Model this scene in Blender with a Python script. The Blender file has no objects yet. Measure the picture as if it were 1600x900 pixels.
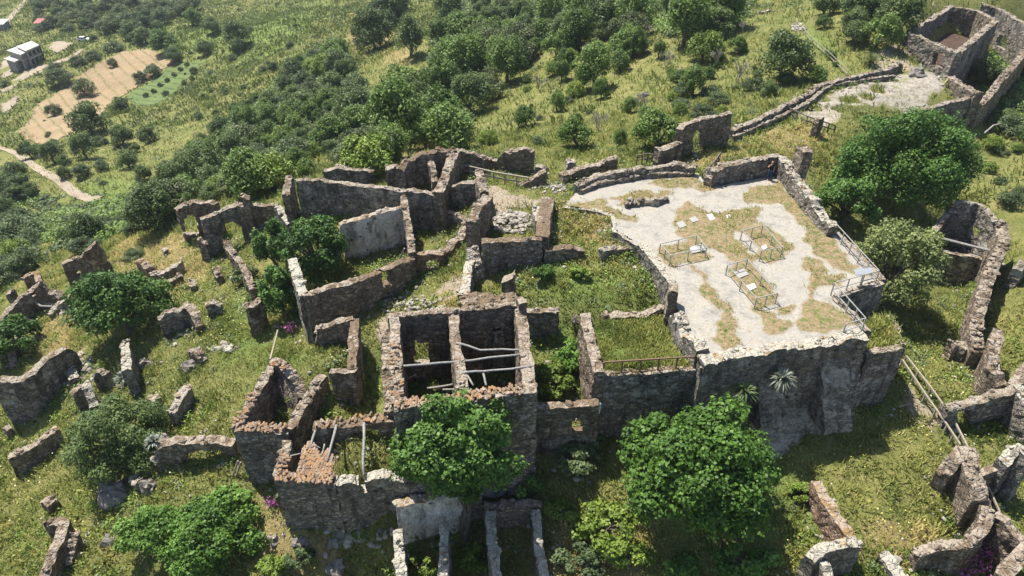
import bpy, math, random
import numpy as np
from mathutils import Vector, Matrix, noise as mnoise

# ------------------------------------------------------------------ camera, light, exposure
scene = bpy.context.scene
COL = scene.collection
CAMZ, PITCH, FPX = 27.0, math.radians(35.0), 1100.0
cam_d = bpy.data.cameras.new('camera'); cam = bpy.data.objects.new('camera', cam_d); COL.objects.link(cam)
cam_d.sensor_width = 36.0; cam_d.lens = FPX/1600*36.0; cam_d.clip_start = 0.5; cam_d.clip_end = 3000
cam.location = (0, 0, CAMZ); cam.rotation_euler = (math.pi/2-PITCH, 0, 0)
scene.camera = cam
world = bpy.data.worlds.new('World'); scene.world = world; world.use_nodes = True
wn = world.node_tree; wn.nodes.clear()
sky = wn.nodes.new('ShaderNodeTexSky'); sky.sky_type = 'NISHITA'; sky.sun_disc = False
SUN_EL, SUN_AZ = math.radians(64.0), math.radians(-45.0)
sky.sun_elevation = SUN_EL; sky.sun_rotation = SUN_AZ
bg = wn.nodes.new('ShaderNodeBackground'); bg.inputs['Strength'].default_value = 0.092
wo = wn.nodes.new('ShaderNodeOutputWorld')
wn.links.new(sky.outputs[0], bg.inputs[0]); wn.links.new(bg.outputs[0], wo.inputs[0])
sun_d = bpy.data.lights.new('sun', 'SUN'); sun = bpy.data.objects.new('sun', sun_d); COL.objects.link(sun)
sun_d.energy = 5.0; sun_d.angle = math.radians(0.5); sun_d.color = (1.0, 0.95, 0.86)
_sd = Vector((math.sin(SUN_AZ)*math.cos(SUN_EL), math.cos(SUN_AZ)*math.cos(SUN_EL), math.sin(SUN_EL)))
sun.rotation_euler = (-_sd).to_track_quat('-Z', 'Y').to_euler(); sun.location = _sd*150
scene.view_settings.view_transform = 'Standard'; scene.view_settings.look = 'None'
scene.view_settings.exposure = 0.86; scene.view_settings.gamma = 1.0
scene.cycles.max_bounces = 5; scene.cycles.diffuse_bounces = 3; scene.cycles.transmission_bounces = 3
scene.cycles.transparent_max_bounces = 4

# ------------------------------------------------------------------ survey helpers: picture point <-> place in the world
CP, SP = math.cos(PITCH), math.sin(PITCH)
def ray(px, py):
    cx = (px-800)/FPX; cy = (450-py)/FPX
    return np.array([cx, CP+cy*SP, -SP+cy*CP])
def P(px, py, z):
    d = ray(px, py); t = (z-CAMZ)/d[2]
    return np.array([d[0]*t, d[1]*t, z])
def proj(p):
    x, y, z = p[0], p[1], p[2]-CAMZ
    d = y*CP-z*SP; u = y*SP+z*CP
    return 800+FPX*x/d, 450-FPX*u/d
def inpoly(x, y, poly):
    x = np.asarray(x, float); y = np.asarray(y, float); r = np.zeros(x.shape, bool); n = len(poly)
    for i in range(n):
        x0, y0 = poly[i][0], poly[i][1]; x1, y1 = poly[(i+1) % n][0], poly[(i+1) % n][1]
        if y0 == y1: continue
        c = ((y0 > y) != (y1 > y)) & (x < (x1-x0)*(y-y0)/(y1-y0)+x0)
        r ^= c
    return r
# value noise on arrays
_rs = np.random.RandomState(7); _lat = _rs.rand(256, 256)
def vnoise(x, y):
    x = np.asarray(x, float); y = np.asarray(y, float)
    xi = np.floor(x).astype(int); yi = np.floor(y).astype(int); fx = x-xi; fy = y-yi
    fx = fx*fx*(3-2*fx); fy = fy*fy*(3-2*fy)
    g = lambda a, b: _lat[a & 255, b & 255]
    return (g(xi, yi)*(1-fx)+g(xi+1, yi)*fx)*(1-fy)+(g(xi, yi+1)*(1-fx)+g(xi+1, yi+1)*fx)*fy
def fbm(x, y, o=4):
    s = 0; a = .5; t = 0
    for k in range(o):
        s = s+a*vnoise(x*2**k+17*k, y*2**k+31*k); t += a; a *= .5
    return s/t

# ------------------------------------------------------------------ terrain from surveyed heights
CTRL = [  # picture x, picture y, height
 (35,105,-45),(150,140,-43),(60,40,-48),(260,30,-42),(200,15,-46),(350,50,-36),(420,15,-38),(480,60,-29),(560,60,-23),(560,120,-20),(700,60,-14),(700,20,-17),
 (800,100,-9.5),(850,8,-11),(300,240,-30),(600,220,-14),(450,230,-22),(200,330,-24),(100,220,-37),(150,250,-32.5),(250,150,-38),(0,250,-37),
 (370,150,-31),(330,110,-36),(50,350,-26),(30,420,-16.5),(0,500,-15.5),(300,372,-9.2),(366,352,-8.6),(335,360,-8.9),(300,352,-9.3),(385,345,-8.4),(230,395,-11),(130,400,-13.5),
 (700,195,-9),(740,225,-5),(820,235,-3.2),(900,235,-3.2),(980,230,-2),(950,130,-5),(1000,60,-3.5),(1000,10,-7),(1200,100,-1.3),(1300,60,1.2),
 (1330,10,2.2),(1400,60,1.8),(1450,10,3.5),(1590,10,2),(1590,60,-2),(1560,115,-3.5),(1150,30,-2.2),(1180,8,-3),(1100,170,-1.6),(1050,180,-2),
 (1410,120,.2),(1480,140,.0),(1350,160,-.1),(1200,200,-.3),(1250,200,-.2),(1060,268,-.6),(1120,240,-.3),(1160,225,-.3),
 (1530,190,-4),(1590,190,-4.2),(1540,260,-5),(1590,300,-4.2),(1590,400,-4),(1560,540,-5.8),(1420,200,-2),(1330,215,-.6),(1300,320,-3),(1420,430,-6),(1480,500,-6.8),(1430,350,-5.5),
 (1470,400,-8.6),(1510,420,-8.8),(1500,450,-8.3),(1600,480,-4.5),
 (1430,570,-6.3),(1480,610,-6.3),(1560,640,-6.8),(1590,700,-7.0),(1580,790,-7.6),(1420,700,-6.8),(1350,660,-6.6),(1300,720,-7),(1200,690,-6.6),(1150,660,-6.4),
 (1400,850,-7.8),(1300,890,-8.4),(1200,850,-8),(1500,885,-9.4),(1050,870,-8.7),(950,800,-8),(950,680,-6.3),(1020,650,-6),(870,720,-6.8),(850,830,-8.6),
 (880,327,-.12),(905,332,-.2),(945,336,-.2),(957,350,-.2),(985,378,-.45),(880,560,-4.6),(880,610,-4.9),(860,660,-6),(700,560,-4.8),(650,590,-4.8),(780,560,-4.8),(760,430,-2.4),(830,450,-2.1),(900,440,-1.9),(980,440,-1.7),(1030,470,-1.7),(960,405,-1.4),(880,400,-1.5),
 (910,340,-.5),(950,360,-.7),(1000,420,-1.5),(990,540,-4.5),(1050,540,-4.5),(800,380,-1.9),(800,320,-.9),(760,300,-1.2),(800,290,-1.5),(830,320,-.7),(880,300,-.6),(740,260,-2.2),(860,275,-1.4),
 (590,520,-4.7),(650,480,-4.1),(700,445,-3.4),(720,410,-3),(740,370,-2.3),(590,400,-4.7),(640,370,-4.4),(520,410,-5),(560,450,-5.0),(680,350,-4),(600,290,-2.4),(660,280,-2.2),(700,250,-2.2),(520,290,-3),(455,340,-4.5),
 (470,555,-6.3),(500,590,-4.4),(540,560,-4.2),(560,610,-6.5),(595,600,-6.5),(590,560,-5.4),(430,520,-6.8),(400,480,-7.2),(420,420,-6.6),(380,400,-7.6),(340,440,-8.3),(250,430,-10),(170,440,-11),(110,480,-12.2),(50,490,-13.4),
 (320,400,-8.8),(330,520,-8.3),(300,600,-9.2),(370,600,-7.6),(430,560,-6.9),(200,600,-10.8),(130,560,-11.9),(60,560,-12.8),(20,700,-15),(100,680,-13.2),(100,620,-12.4),(200,760,-11.4),(300,720,-9.5),(370,740,-9.3),
 (400,770,-9.4),(440,830,-9.7),(520,870,-10.3),(350,850,-10.8),(150,860,-13),(30,860,-15),(560,712,-5.3),(592,716,-5.3),(580,694,-5.2),(530,716,-5.4),(560,680,-5.3),(520,690,-6.5),(430,690,-7.8),(420,640,-7),(620,880,-10.5),(700,840,-9.8),(740,720,-6.8),(660,700,-6.8),(560,820,-9.6),(800,840,-9.6)]
EXTRA = [(56,92,-2.2),(52.5,86,-1.6),(60,98,-2.6),(58,95,-2.4),(46,86,1.0),(52,97,1.6),(50.5,80,-.4),(-420,420,-60),(0,480,-30),(260,330,6),(150,220,4),(300,0,-15),(70,40,-6),(60,70,-2),(-110,10,-34),(-60,20,-19),(0,-10,-14),(60,0,-12),(-250,60,-60),(-300,250,-55),(0,800,-40),(-400,800,-60),(400,800,0),(25,16,-10),(-15,12,-14),
 (10,28,-6),(17,33,-5),(14,38,-3),(20,40,-3),(12,45,-2.5),(19,48,-2)]
_c = np.array([P(*c) for c in CTRL]+[np.array(e, float) for e in EXTRA])
_sc = 3.0
def _phi(d2): return np.sqrt(d2+_sc*_sc)
_A = _phi((_c[:, None, 0]-_c[None, :, 0])**2+(_c[:, None, 1]-_c[None, :, 1])**2)
_n = len(_c)
_M = np.zeros((_n+1, _n+1)); _M[:_n, :_n] = _A - np.eye(_n)*0.12; _M[:_n, _n] = 1; _M[_n, :_n] = 1
_w = np.linalg.solve(_M, np.append(_c[:, 2], 0))
def rbf(x, y):
    x = np.asarray(x, float).ravel(); y = np.asarray(y, float).ravel(); out = np.empty(len(x))
    for s in range(0, len(x), 4000):
        d2 = (x[s:s+4000, None]-_c[None, :, 0])**2+(y[s:s+4000, None]-_c[None, :, 1])**2
        out[s:s+4000] = _phi(d2) @ _w[:_n]+_w[_n]
    return out
def axis(a, b, lo, hi, st, gr=1.05):
    m = list(np.arange(lo, hi+1e-6, st)); s = st; v = hi
    while v < b: s *= gr; v += s; m.append(v)
    s = st; v = lo; l = []
    while v > a: s *= gr; v -= s; l.append(v)
    return np.array(l[::-1]+m)
GX = axis(-450, 450, -52, 40, .4); GY = axis(-30, 900, 13, 74, .4)
_gx, _gy = np.meshgrid(GX, GY)
GZ = rbf(_gx, _gy).reshape(_gx.shape)
_dist = np.hypot(_gx, _gy)
_far = np.clip((_dist-70)/80, 0, 1)
GZ += (fbm(_gx*.7, _gy*.7, 3)-.5)*.55*(1-_far)+(fbm(_gx*.05+9, _gy*.05, 4)-.5)*5*_far
def Tz(x, y):
    x = np.asarray(x, float); y = np.asarray(y, float)
    i = np.clip(np.searchsorted(GX, x)-1, 0, len(GX)-2); j = np.clip(np.searchsorted(GY, y)-1, 0, len(GY)-2)
    fx = np.clip((x-GX[i])/(GX[i+1]-GX[i]), 0, 1); fy = np.clip((y-GY[j])/(GY[j+1]-GY[j]), 0, 1)
    return (GZ[j, i]*(1-fx)+GZ[j, i+1]*fx)*(1-fy)+(GZ[j+1, i]*(1-fx)+GZ[j+1, i+1]*fx)*fy
_ts = np.concatenate([np.arange(25, 110, .08), np.arange(110, 900, .5)])
def G(px, py, h=0.0):
    """place on the ground (or h metres above it) seen at a picture point"""
    d = ray(px, py); x = d[0]*_ts; y = d[1]*_ts; z = CAMZ+d[2]*_ts
    f = z-Tz(x, y); k = np.argmax(f <= 0)
    if f[k] > 0: k = len(_ts)-1
    while h > 0 and k > 0 and f[k] < h: k -= 1
    return np.array([x[k], y[k], z[k]])
def A(*pts): return [P(*p) for p in pts]            # absolute heights
def R(h, *pts): return [G(p[0], p[1], p[2] if len(p) > 2 else h) for p in pts]   # heights above the ground

# ------------------------------------------------------------------ object helpers
def tag(o, label=None, cat=None, group=None, kind=None):
    if label: o['label'] = label
    if cat: o['category'] = cat
    if group: o['group'] = group
    if kind: o['kind'] = kind
    return o
def thing(name, label, cat, loc, group=None):
    o = bpy.data.objects.new(name, None); o.empty_display_size = .3; COL.objects.link(o)
    o.location = [float(v) for v in loc]
    return tag(o, label, cat, group)
class MB:
    def __init__(s): s.v = []; s.f = []; s.t = []
    def add(s, vs, fs, tint=.5):
        o = len(s.v); s.v.extend([tuple(map(float, p)) for p in vs]); s.f.extend([tuple(i+o for i in f) for f in fs]); s.t.extend([tint]*len(fs))
    def prism(s, poly, z0, z1, tint=.5):
        n = len(poly)
        a = sum(poly[i][0]*poly[(i+1) % n][1]-poly[(i+1) % n][0]*poly[i][1] for i in range(n))
        if a < 0: poly = list(poly)[::-1]
        z0s = z0 if hasattr(z0, '__len__') else [z0]*n; z1s = z1 if hasattr(z1, '__len__') else [z1]*n
        vs = [(p[0], p[1], z) for p, z in zip(poly, z0s)]+[(p[0], p[1], z) for p, z in zip(poly, z1s)]
        fs = [tuple(range(n))[::-1], tuple(range(n, 2*n))]+[(i, (i+1) % n, n+(i+1) % n, n+i) for i in range(n)]
        s.add(vs, fs, tint)
    def bar(s, a, b, w, h=None, tint=.5):
        a = Vector(a); b = Vector(b); h = h or w; d = (b-a).normalized()
        u = d.cross(Vector((0, 0, 1)))
        u = Vector((1, 0, 0)) if u.length < 1e-3 else u.normalized()
        v = u.cross(d).normalized()
        vs = [p+u*(w/2*i)+v*(h/2*j) for p in (a, b) for i, j in ((-1, -1), (1, -1), (1, 1), (-1, 1))]
        s.add(vs, [(0, 1, 2, 3)[::-1], (4, 5, 6, 7), (0, 1, 5, 4), (1, 2, 6, 5), (2, 3, 7, 6), (3, 0, 4, 7)], tint)
    def tube(s, pts, rad, n=7, tint=.5):
        pts = [Vector(p) for p in pts]; rings = []
        for i, p in enumerate(pts):
            d = (pts[min(i+1, len(pts)-1)]-pts[max(i-1, 0)]).normalized()
            u = d.cross(Vector((.13, .27, .95))); u = u.normalized(); v = d.cross(u)
            r = rad[i] if hasattr(rad, '__len__') else rad
            rings += [p+u*(r*math.cos(2*math.pi*k/n))+v*(r*math.sin(2*math.pi*k/n)) for k in range(n)]
        fs = [(i*n+k, i*n+(k+1) % n, (i+1)*n+(k+1) % n, (i+1)*n+k) for i in range(len(pts)-1) for k in range(n)]
        fs += [tuple(range(n))[::-1], tuple(range((len(pts)-1)*n, len(pts)*n))]
        s.add(rings, fs, tint)
    def stone(s, c, r, rng, flat=.7, tint=None):
        sx, sy, sz = r*rng.uniform(.7, 1.25), r*rng.uniform(.7, 1.25), r*flat*rng.uniform(.7, 1.2)
        a = rng.uniform(0, 6.28); ca, sa = math.cos(a), math.sin(a); vs = []
        for x, y, z in ICO:
            k = rng.uniform(.8, 1.15); x, y, z = x*sx*k, y*sy*k, z*sz*k
            vs.append((c[0]+x*ca-y*sa, c[1]+x*sa+y*ca, c[2]+z))
        s.add(vs, ICOF, rng.random() if tint is None else tint)
    def build(s, name, mat, parent=None, label=None, cat=None, group=None, kind=None, smooth=False):
        me = bpy.data.meshes.new(name)
        v = np.array(s.v)
        if parent is not None: org = np.array(parent.location)
        else: org = np.array([v[:, 0].mean(), v[:, 1].mean(), v[:, 2].min()]) if kind != 'structure' else np.zeros(3)
        me.from_pydata([tuple(p) for p in (v-org)], [], s.f); me.validate()
        if len(s.t) == len(me.polygons):
            a = me.attributes.new('tint', 'FLOAT', 'FACE'); a.data.foreach_set('value', np.array(s.t, 'f'))
        if smooth: me.polygons.foreach_set('use_smooth', [True]*len(me.polygons))
        me.materials.append(mat); o = bpy.data.objects.new(name, me); COL.objects.link(o)
        if parent is not None: o.parent = parent
        else: o.location = org
        return tag(o, label, cat, group, kind)
_g = (1+5**.5)/2; ICO = [Vector(p).normalized() for p in [(-1,_g,0),(1,_g,0),(-1,-_g,0),(1,-_g,0),(0,-1,_g),(0,1,_g),(0,-1,-_g),(0,1,-_g),(_g,0,-1),(_g,0,1),(-_g,0,-1),(-_g,0,1)]]
ICOF = [(0,11,5),(0,5,1),(0,1,7),(0,7,10),(0,10,11),(1,5,9),(5,11,4),(11,10,2),(10,7,6),(7,1,8),(3,9,4),(3,4,2),(3,2,6),(3,6,8),(3,8,9),(4,9,5),(2,4,11),(6,2,10),(8,6,7),(9,8,1)]
FOOT = []
def nv(p, s, a):
    v = mnoise.noise_vector(Vector(p)*s); return v*a

def wallgeo(mb, pts, th=.6, base=None, jag=.16, holes=(), res=.24, seed=1, depth=.45, caps=1.0, lean=0.0, rough=1.0, closed=False):
    """irregular masonry wall under a line of top points; holes are picture outlines on its near face"""
    rng = random.Random(seed); pts = [Vector(p) for p in pts]; th *= .86
    seg = []; u = [0.0]
    for a, b in zip(pts[:-1], pts[1:]): u.append(u[-1]+(b.xy-a.xy).length)
    L = u[-1]; n = max(2, int(round(L/res)))
    us = sorted(set([L*i/n for i in range(n+1)])) 
    cols = []
    bl = list(base) if hasattr(base, '__len__') else None
    nrm = []
    for a, b in zip(pts[:-1], pts[1:]):
        d = (b.xy-a.xy).normalized(); nrm.append(Vector((d.y, -d.x)))
    if sum(q.y for q in nrm) > 0: nrm = [-q for q in nrm]          # near face looks to the viewer's side
    so = seed*13.7
    for uu in us:
        k = max(j for j in range(len(u)-1) if u[j] <= uu+1e-9); f = (uu-u[k])/max(1e-6, u[k+1]-u[k])
        c = pts[k].lerp(pts[k+1], f)
        nn = nrm[k].copy()
        if f < .5 and k > 0: w = .5-f*min(1, (u[k+1]-u[k])/1.2)*1.0; nn = (nrm[k]*(1-w)+nrm[k-1]*w) if w > 0 else nn
        elif f > .5 and k < len(nrm)-1: w = .5-(1-f)*min(1, (u[k+1]-u[k])/1.2)*1.0; nn = (nrm[k]*(1-w)+nrm[k+1]*w) if w > 0 else nn
        nn = nn/max(.6, nn.length)
        t = c.z+(mnoise.noise(Vector((uu*.9, so, 0)))*1.6+mnoise.noise(Vector((uu*2.6, so, 5)))*1.3+min(0, mnoise.noise(Vector((uu*1.1, so, 9)))+.25)*2.2)*jag
        if bl: b = bl[k]+(bl[k+1]-bl[k])*f
        elif base is not None: b = base
        else:
            b = float(min(Tz(c.x+nn.x*th*.6, c.y+nn.y*th*.6), Tz(c.x-nn.x*th*.6, c.y-nn.y*th*.6)))-depth
        b = min(b, t-.3); FOOT.append((c.x+nn.x*th*.5, c.y+nn.y*th*.5, nn.x, nn.y)); FOOT.append((c.x-nn.x*th*.5, c.y-nn.y*th*.5, -nn.x, -nn.y))
        cols.append((c, nn, t, b))
    zmin = min(c[3] for c in cols); zmax = max(c[2] for c in cols); K = int((zmax-zmin)/res)+1
    zs = [zmin+res*k for k in range(K+1)]
    vid = {}; vs = []; fs = []; ts = []
    def key(i, k, s):
        c, nn, t, b = cols[i]; z = zs[k]; kk = k
        if z >= t-res*.3: z = t; kk = 'T'
        elif z <= b: z = b; kk = 'B'
        q = (i, kk, s)
        if q not in vid:
            off = th/2*s*(1+lean*(t-z))
            if s == 0 and kk == 'T': z += rng.uniform(0, .08)
            p = Vector((c.x+nn.x*off, c.y+nn.y*off, z))
            if s != 0 or kk == 'T':
                p += nv(p+Vector((so, 0, 0)), 1.0, .11*rough)+nv(p+Vector((0, so, 0)), 3.3, .08*rough)
            vid[q] = len(vs); vs.append(p)
        return vid[q]
    def quad(ids):
        o = []
        for i in ids:
            if i not in o: o.append(i)
        if len(o) >= 3: fs.append(tuple(o)); ts.append(rng.random())
    nc = len(cols)-1; cell = {}
    for i in range(nc):
        for k in range(K):
            t = max(cols[i][2], cols[i+1][2]); b = min(cols[i][3], cols[i+1][3])
            if zs[k] >= t-res*.3 or zs[k+1] <= b: continue
            if holes:
                c = (cols[i][0]+cols[i+1][0])/2; nn = cols[i][1]
                q = proj((c.x+nn.x*th/2, c.y+nn.y*th/2, zs[k]+res/2))
                if any(inpoly([q[0]], [q[1]], h)[0] for h in holes): continue
            cell[(i, k)] = 1
    for (i, k) in cell:
        quad([key(i, k, 1), key(i+1, k, 1), key(i+1, k+1, 1), key(i, k+1, 1)])
        quad([key(i+1, k, -1), key(i, k, -1), key(i, k+1, -1), key(i+1, k+1, -1)])
        if (i, k+1) not in cell:
            top = key(i, k+1, 1), key(i+1, k+1, 1), key(i+1, k+1, -1), key(i, k+1, -1)
            if zs[k+1] >= min(cols[i][2], cols[i+1][2])-res*.3-1e-6:
                m0, m1 = key(i, k+1, 0), key(i+1, k+1, 0)
                quad([top[0], top[1], m1, m0]); quad([m0, m1, top[2], top[3]])
            else: quad(list(top))
        if (i, k-1) not in cell and zs[k] > b+res: quad([key(i, k, -1), key(i+1, k, -1), key(i+1, k, 1), key(i, k, 1)])
        if (i-1, k) not in cell: quad([key(i, k, -1), key(i, k, 1), key(i, k+1, 1), key(i, k+1, -1)])
        if (i+1, k) not in cell: quad([key(i+1, k, 1), key(i+1, k, -1), key(i+1, k+1, -1), key(i+1, k+1, 1)])
    o = len(mb.v); mb.v.extend([tuple(p) for p in vs]); mb.f.extend([tuple(a+o for a in f) for f in fs]); mb.t.extend(ts)
    for _ in range(int(L*5*caps)):                                   # loose cap stones, in clusters
        i = rng.randrange(len(cols)); c, nn, t, b = cols[i]; w = rng.uniform(-.42, .42)*th
        if mnoise.noise(Vector((c.x*.8, c.y*.8, so))) < rng.uniform(-.5, .35): continue
        mb.stone((c.x+nn.x*w, c.y+nn.y*w, t+rng.uniform(-.05, .06)), .06+.22*rng.random()**2, rng)
    return mb
SEED = [100]
def wall(name, pts, mat, parent=None, label=None, cat=None, group=None, **kw):
    SEED[0] += 1; kw.setdefault('seed', SEED[0])
    mb = MB(); wallgeo(mb, pts, **kw)
    return mb.build(name, mat, parent, label, cat, group)
def frag(label, pts, mat, name='ruined_wall', cat='ruined wall', group=None, **kw):
    return wall(name, pts, mat, None, label, cat, group, **kw)
def cen(pts, z=None):
    p = np.mean(np.array([tuple(q) for q in pts]), 0); return (p[0], p[1], z if z is not None else float(Tz(p[0], p[1])))

# ------------------------------------------------------------------ materials
def newmat(name):
    m = bpy.data.materials.new(name); m.use_nodes = True; nt = m.node_tree; nt.nodes.clear()
    out = nt.nodes.new('ShaderNodeOutputMaterial'); bs = nt.nodes.new('ShaderNodeBsdfPrincipled')
    bs.inputs['Roughness'].default_value = .9; bs.inputs['Specular IOR Level'].default_value = .15
    nt.links.new(bs.outputs[0], out.inputs[0]); return m, nt, bs, out
class N:
    def __init__(s, nt): s.nt = nt
    def _set(s, sock, v):
        if hasattr(v, 'is_output'): s.nt.links.new(v, sock)
        elif isinstance(v, tuple) and len(v) == 3 and sock.type == 'RGBA': sock.default_value = (*v, 1)
        else: sock.default_value = v
    def pos(s): return s.nt.nodes.new('ShaderNodeNewGeometry').outputs['Position']
    def nrmz(s):
        g = s.nt.nodes.new('ShaderNodeNewGeometry'); x = s.nt.nodes.new('ShaderNodeSeparateXYZ'); s.nt.links.new(g.outputs['Normal'], x.inputs[0]); return x.outputs[2]
    def noise(s, vec, sc, det=4, rough=.6, dist=0):
        n = s.nt.nodes.new('ShaderNodeTexNoise'); s._set(n.inputs['Vector'], vec); n.inputs['Scale'].default_value = sc; n.inputs['Detail'].default_value = det; n.inputs['Roughness'].default_value = rough; n.inputs['Distortion'].default_value = dist
        return n
    def math(s, op, a, b=0.0, c=None, clamp=False):
        n = s.nt.nodes.new('ShaderNodeMath'); n.operation = op; n.use_clamp = clamp; s._set(n.inputs[0], a); s._set(n.inputs[1], b)
        if c is not None: s._set(n.inputs[2], c)
        return n.outputs[0]
    def step(s, v, lo, hi):
        n = s.nt.nodes.new('ShaderNodeMapRange'); n.interpolation_type = 'SMOOTHSTEP'; s._set(n.inputs[0], v); n.inputs[1].default_value = lo; n.inputs[2].default_value = hi; return n.outputs[0]
    def mix(s, f, a, b, blend='MIX'):
        n = s.nt.nodes.new('ShaderNodeMix'); n.data_type = 'RGBA'; n.blend_type = blend; s._set(n.inputs[0], f); s._set(n.inputs[6], a); s._set(n.inputs[7], b); return n.outputs[2]
    def vmul(s, a, b):
        n = s.nt.nodes.new('ShaderNodeVectorMath'); n.operation = 'MULTIPLY'; s._set(n.inputs[0], a); n.inputs[1].default_value = b; return n.outputs[0]
    def vadd(s, a, b):
        n = s.nt.nodes.new('ShaderNodeVectorMath'); n.operation = 'ADD'; s._set(n.inputs[0], a); s._set(n.inputs[1], b); return n.outputs[0]
    def attr(s, name, out='Fac'):
        n = s.nt.nodes.new('ShaderNodeAttribute'); n.attribute_name = name; return n.outputs[out]
    def vor(s, vec, sc, feat='F1'):
        n = s.nt.nodes.new('ShaderNodeTexVoronoi'); n.feature = feat; s._set(n.inputs['Vector'], vec); n.inputs['Scale'].default_value = sc; return n
    def ramp(s, f, stops):
        n = s.nt.nodes.new('ShaderNodeValToRGB'); s._set(n.inputs[0], f); e = n.color_ramp.elements
        while len(e) < len(stops): e.new(.5)
        for q, (p, c) in zip(e, stops): q.position = p; q.color = (*c, 1)
        return n.outputs[0]
    def bump(s, h, st, dist=.05):
        n = s.nt.nodes.new('ShaderNodeBump'); s._set(n.inputs['Height'], h); n.inputs['Strength'].default_value = st; n.inputs['Distance'].default_value = dist; return n.outputs[0]

def stone_mat(name, dark, mid, light, plaster=.35, plcol=(.46, .44, .40), top1=(.50, .45, .38), top2=(.34, .23, .11), dry=.5, scale=2.6, mortar=(.36, .33, .28)):
    m, nt, bs, out = newmat(name); n = N(nt); p = n.pos()
    w = n.noise(p, 2.2, 3); pd = n.vadd(p, n.vmul(w.outputs['Color'], (.22, .22, .22)))
    pv = n.vmul(pd, (1, 1, 1.7))
    v = n.vor(pv, scale); e = n.vor(pv, scale, 'DISTANCE_TO_EDGE')
    sepc = nt.nodes.new('ShaderNodeSeparateColor'); nt.links.new(v.outputs['Color'], sepc.inputs[0])
    fine = n.noise(p, 9, 5, .7); big = n.noise(p, .55, 4, .6); mid_n = n.noise(p, 1.7, 4, .65)
    c = n.ramp(sepc.outputs[0], [(0, dark), (.5, mid), (1, light)])
    c = n.mix(n.step(e.outputs['Distance'], .10, .03), c, mortar)
    pl = n.step(n.math('ADD', big.outputs[0], n.math('MULTIPLY', mid_n.outputs[0], .5)), .95-plaster*.55, 1.02-plaster*.55)
    c = n.mix(n.math('MULTIPLY', pl, .85), c, n.mix(fine.outputs[0], tuple(x*.75 for x in plcol), tuple(min(1, x*1.2) for x in plcol)))
    stn = n.noise(n.vmul(p, (1.3, 1.3, .35)), 1.2, 5, .65)
    c = n.mix(n.math('MULTIPLY', n.step(stn.outputs[0], .47, .64), .7), c, tuple(x*.5 for x in dark))
    pit = n.vor(n.vadd(p, n.vmul(w.outputs['Color'], (.35, .35, .35))), 1.15); c = n.mix(n.math('MULTIPLY', n.step(pit.outputs['Distance'], .17, .10), .85), c, tuple(x*.28 for x in dark))
    c = n.mix(.9, c, n.ramp(n.math('ADD', n.math('MULTIPLY', fine.outputs[0], .6), n.math('MULTIPLY', mid_n.outputs[0], .4)), [(.33, (.45, .44, .43)), (.5, (1.0, 1.0, 1.0)), (.68, (1.55, 1.52, 1.48))]), 'MULTIPLY')
    c = n.mix(n.math('MULTIPLY', n.math('SUBTRACT', 1, pl), n.step(e.outputs['Distance'], .05, .01)), c, tuple(x*.5 for x in dark))
    tn = n.noise(p, 1.3, 5, .7)
    tc = n.ramp(fine.outputs[0], [(.3, tuple(x*.55 for x in top1)), (.55, top1), (.75, tuple(min(1, x*1.15) for x in top1))])
    tc = n.mix(n.step(tn.outputs[0], .62-dry*.3, .72-dry*.3), tc, n.ramp(fine.outputs[0], [(.3, tuple(x*.5 for x in top2)), (.7, top2)]))
    sp = n.noise(p, 5, 3); tc = n.mix(n.math('MULTIPLY', n.step(sp.outputs[0], .6, .7), .6), tc, (.23, .16, .095))
    c = n.mix(n.step(n.nrmz(), .45, .8), c, tc)
    nt.links.new(c, bs.inputs['Base Color'])
    h = n.math('ADD', n.math('MULTIPLY', n.step(e.outputs['Distance'], 0, .16), n.math('SUBTRACT', 1, n.math('MULTIPLY', pl, .8))), n.math('MULTIPLY', fine.outputs[0], .7))
    nt.links.new(n.bump(h, .9, .07), bs.inputs['Normal'])
    return m
M = {}
M['grey'] = stone_mat('grey_rubble_masonry', (0.119, 0.108, 0.094), (0.223, 0.200, 0.173), (0.361, 0.327, 0.277), .22, plcol=(0.344, 0.321, 0.281), top1=(0.345, 0.301, 0.243), top2=(0.226, 0.174, 0.119), mortar=(0.253, 0.230, 0.194))
M['brown'] = stone_mat('brown_rubble_masonry', (0.129, 0.105, 0.080), (0.230, 0.188, 0.146), (0.352, 0.288, 0.224), .15, plcol=(0.314, 0.279, 0.232), top1=(0.343, 0.291, 0.231), top2=(0.215, 0.160, 0.108), mortar=(0.260, 0.219, 0.173))
M['plaster'] = stone_mat('peeling_lime_plaster', (0.177, 0.158, 0.132), (0.277, 0.249, 0.212), (0.380, 0.346, 0.296), .85, plcol=(0.589, 0.552, 0.493), mortar=(0.303, 0.273, 0.230), top1=(0.365, 0.316, 0.258))
M['bastion'] = stone_mat('pale_bastion_masonry', (0.128, 0.116, 0.098), (0.215, 0.194, 0.165), (0.321, 0.289, 0.244), .26, plcol=(0.283, 0.258, 0.222), top1=(0.420, 0.389, 0.320), dry=.2, mortar=(0.303, 0.273, 0.230))
M['rust'] = stone_mat('ochre_topped_masonry', (0.123, 0.105, 0.081), (0.224, 0.188, 0.149), (0.342, 0.294, 0.235), .18, plcol=(0.315, 0.285, 0.240), dry=.8, top1=(0.331, 0.276, 0.215), top2=(0.218, 0.160, 0.106), mortar=(0.249, 0.212, 0.171))
M['brick'] = stone_mat('red_brick_rubble', (0.187, 0.110, 0.077), (0.282, 0.178, 0.128), (0.361, 0.261, 0.196), .1, top1=(0.359, 0.288, 0.222))
M['white'] = stone_mat('white_limestone_rubble', (0.252, 0.225, 0.186), (0.364, 0.325, 0.269), (0.479, 0.430, 0.358), .1, top1=(0.386, 0.340, 0.280), dry=.25)
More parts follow.
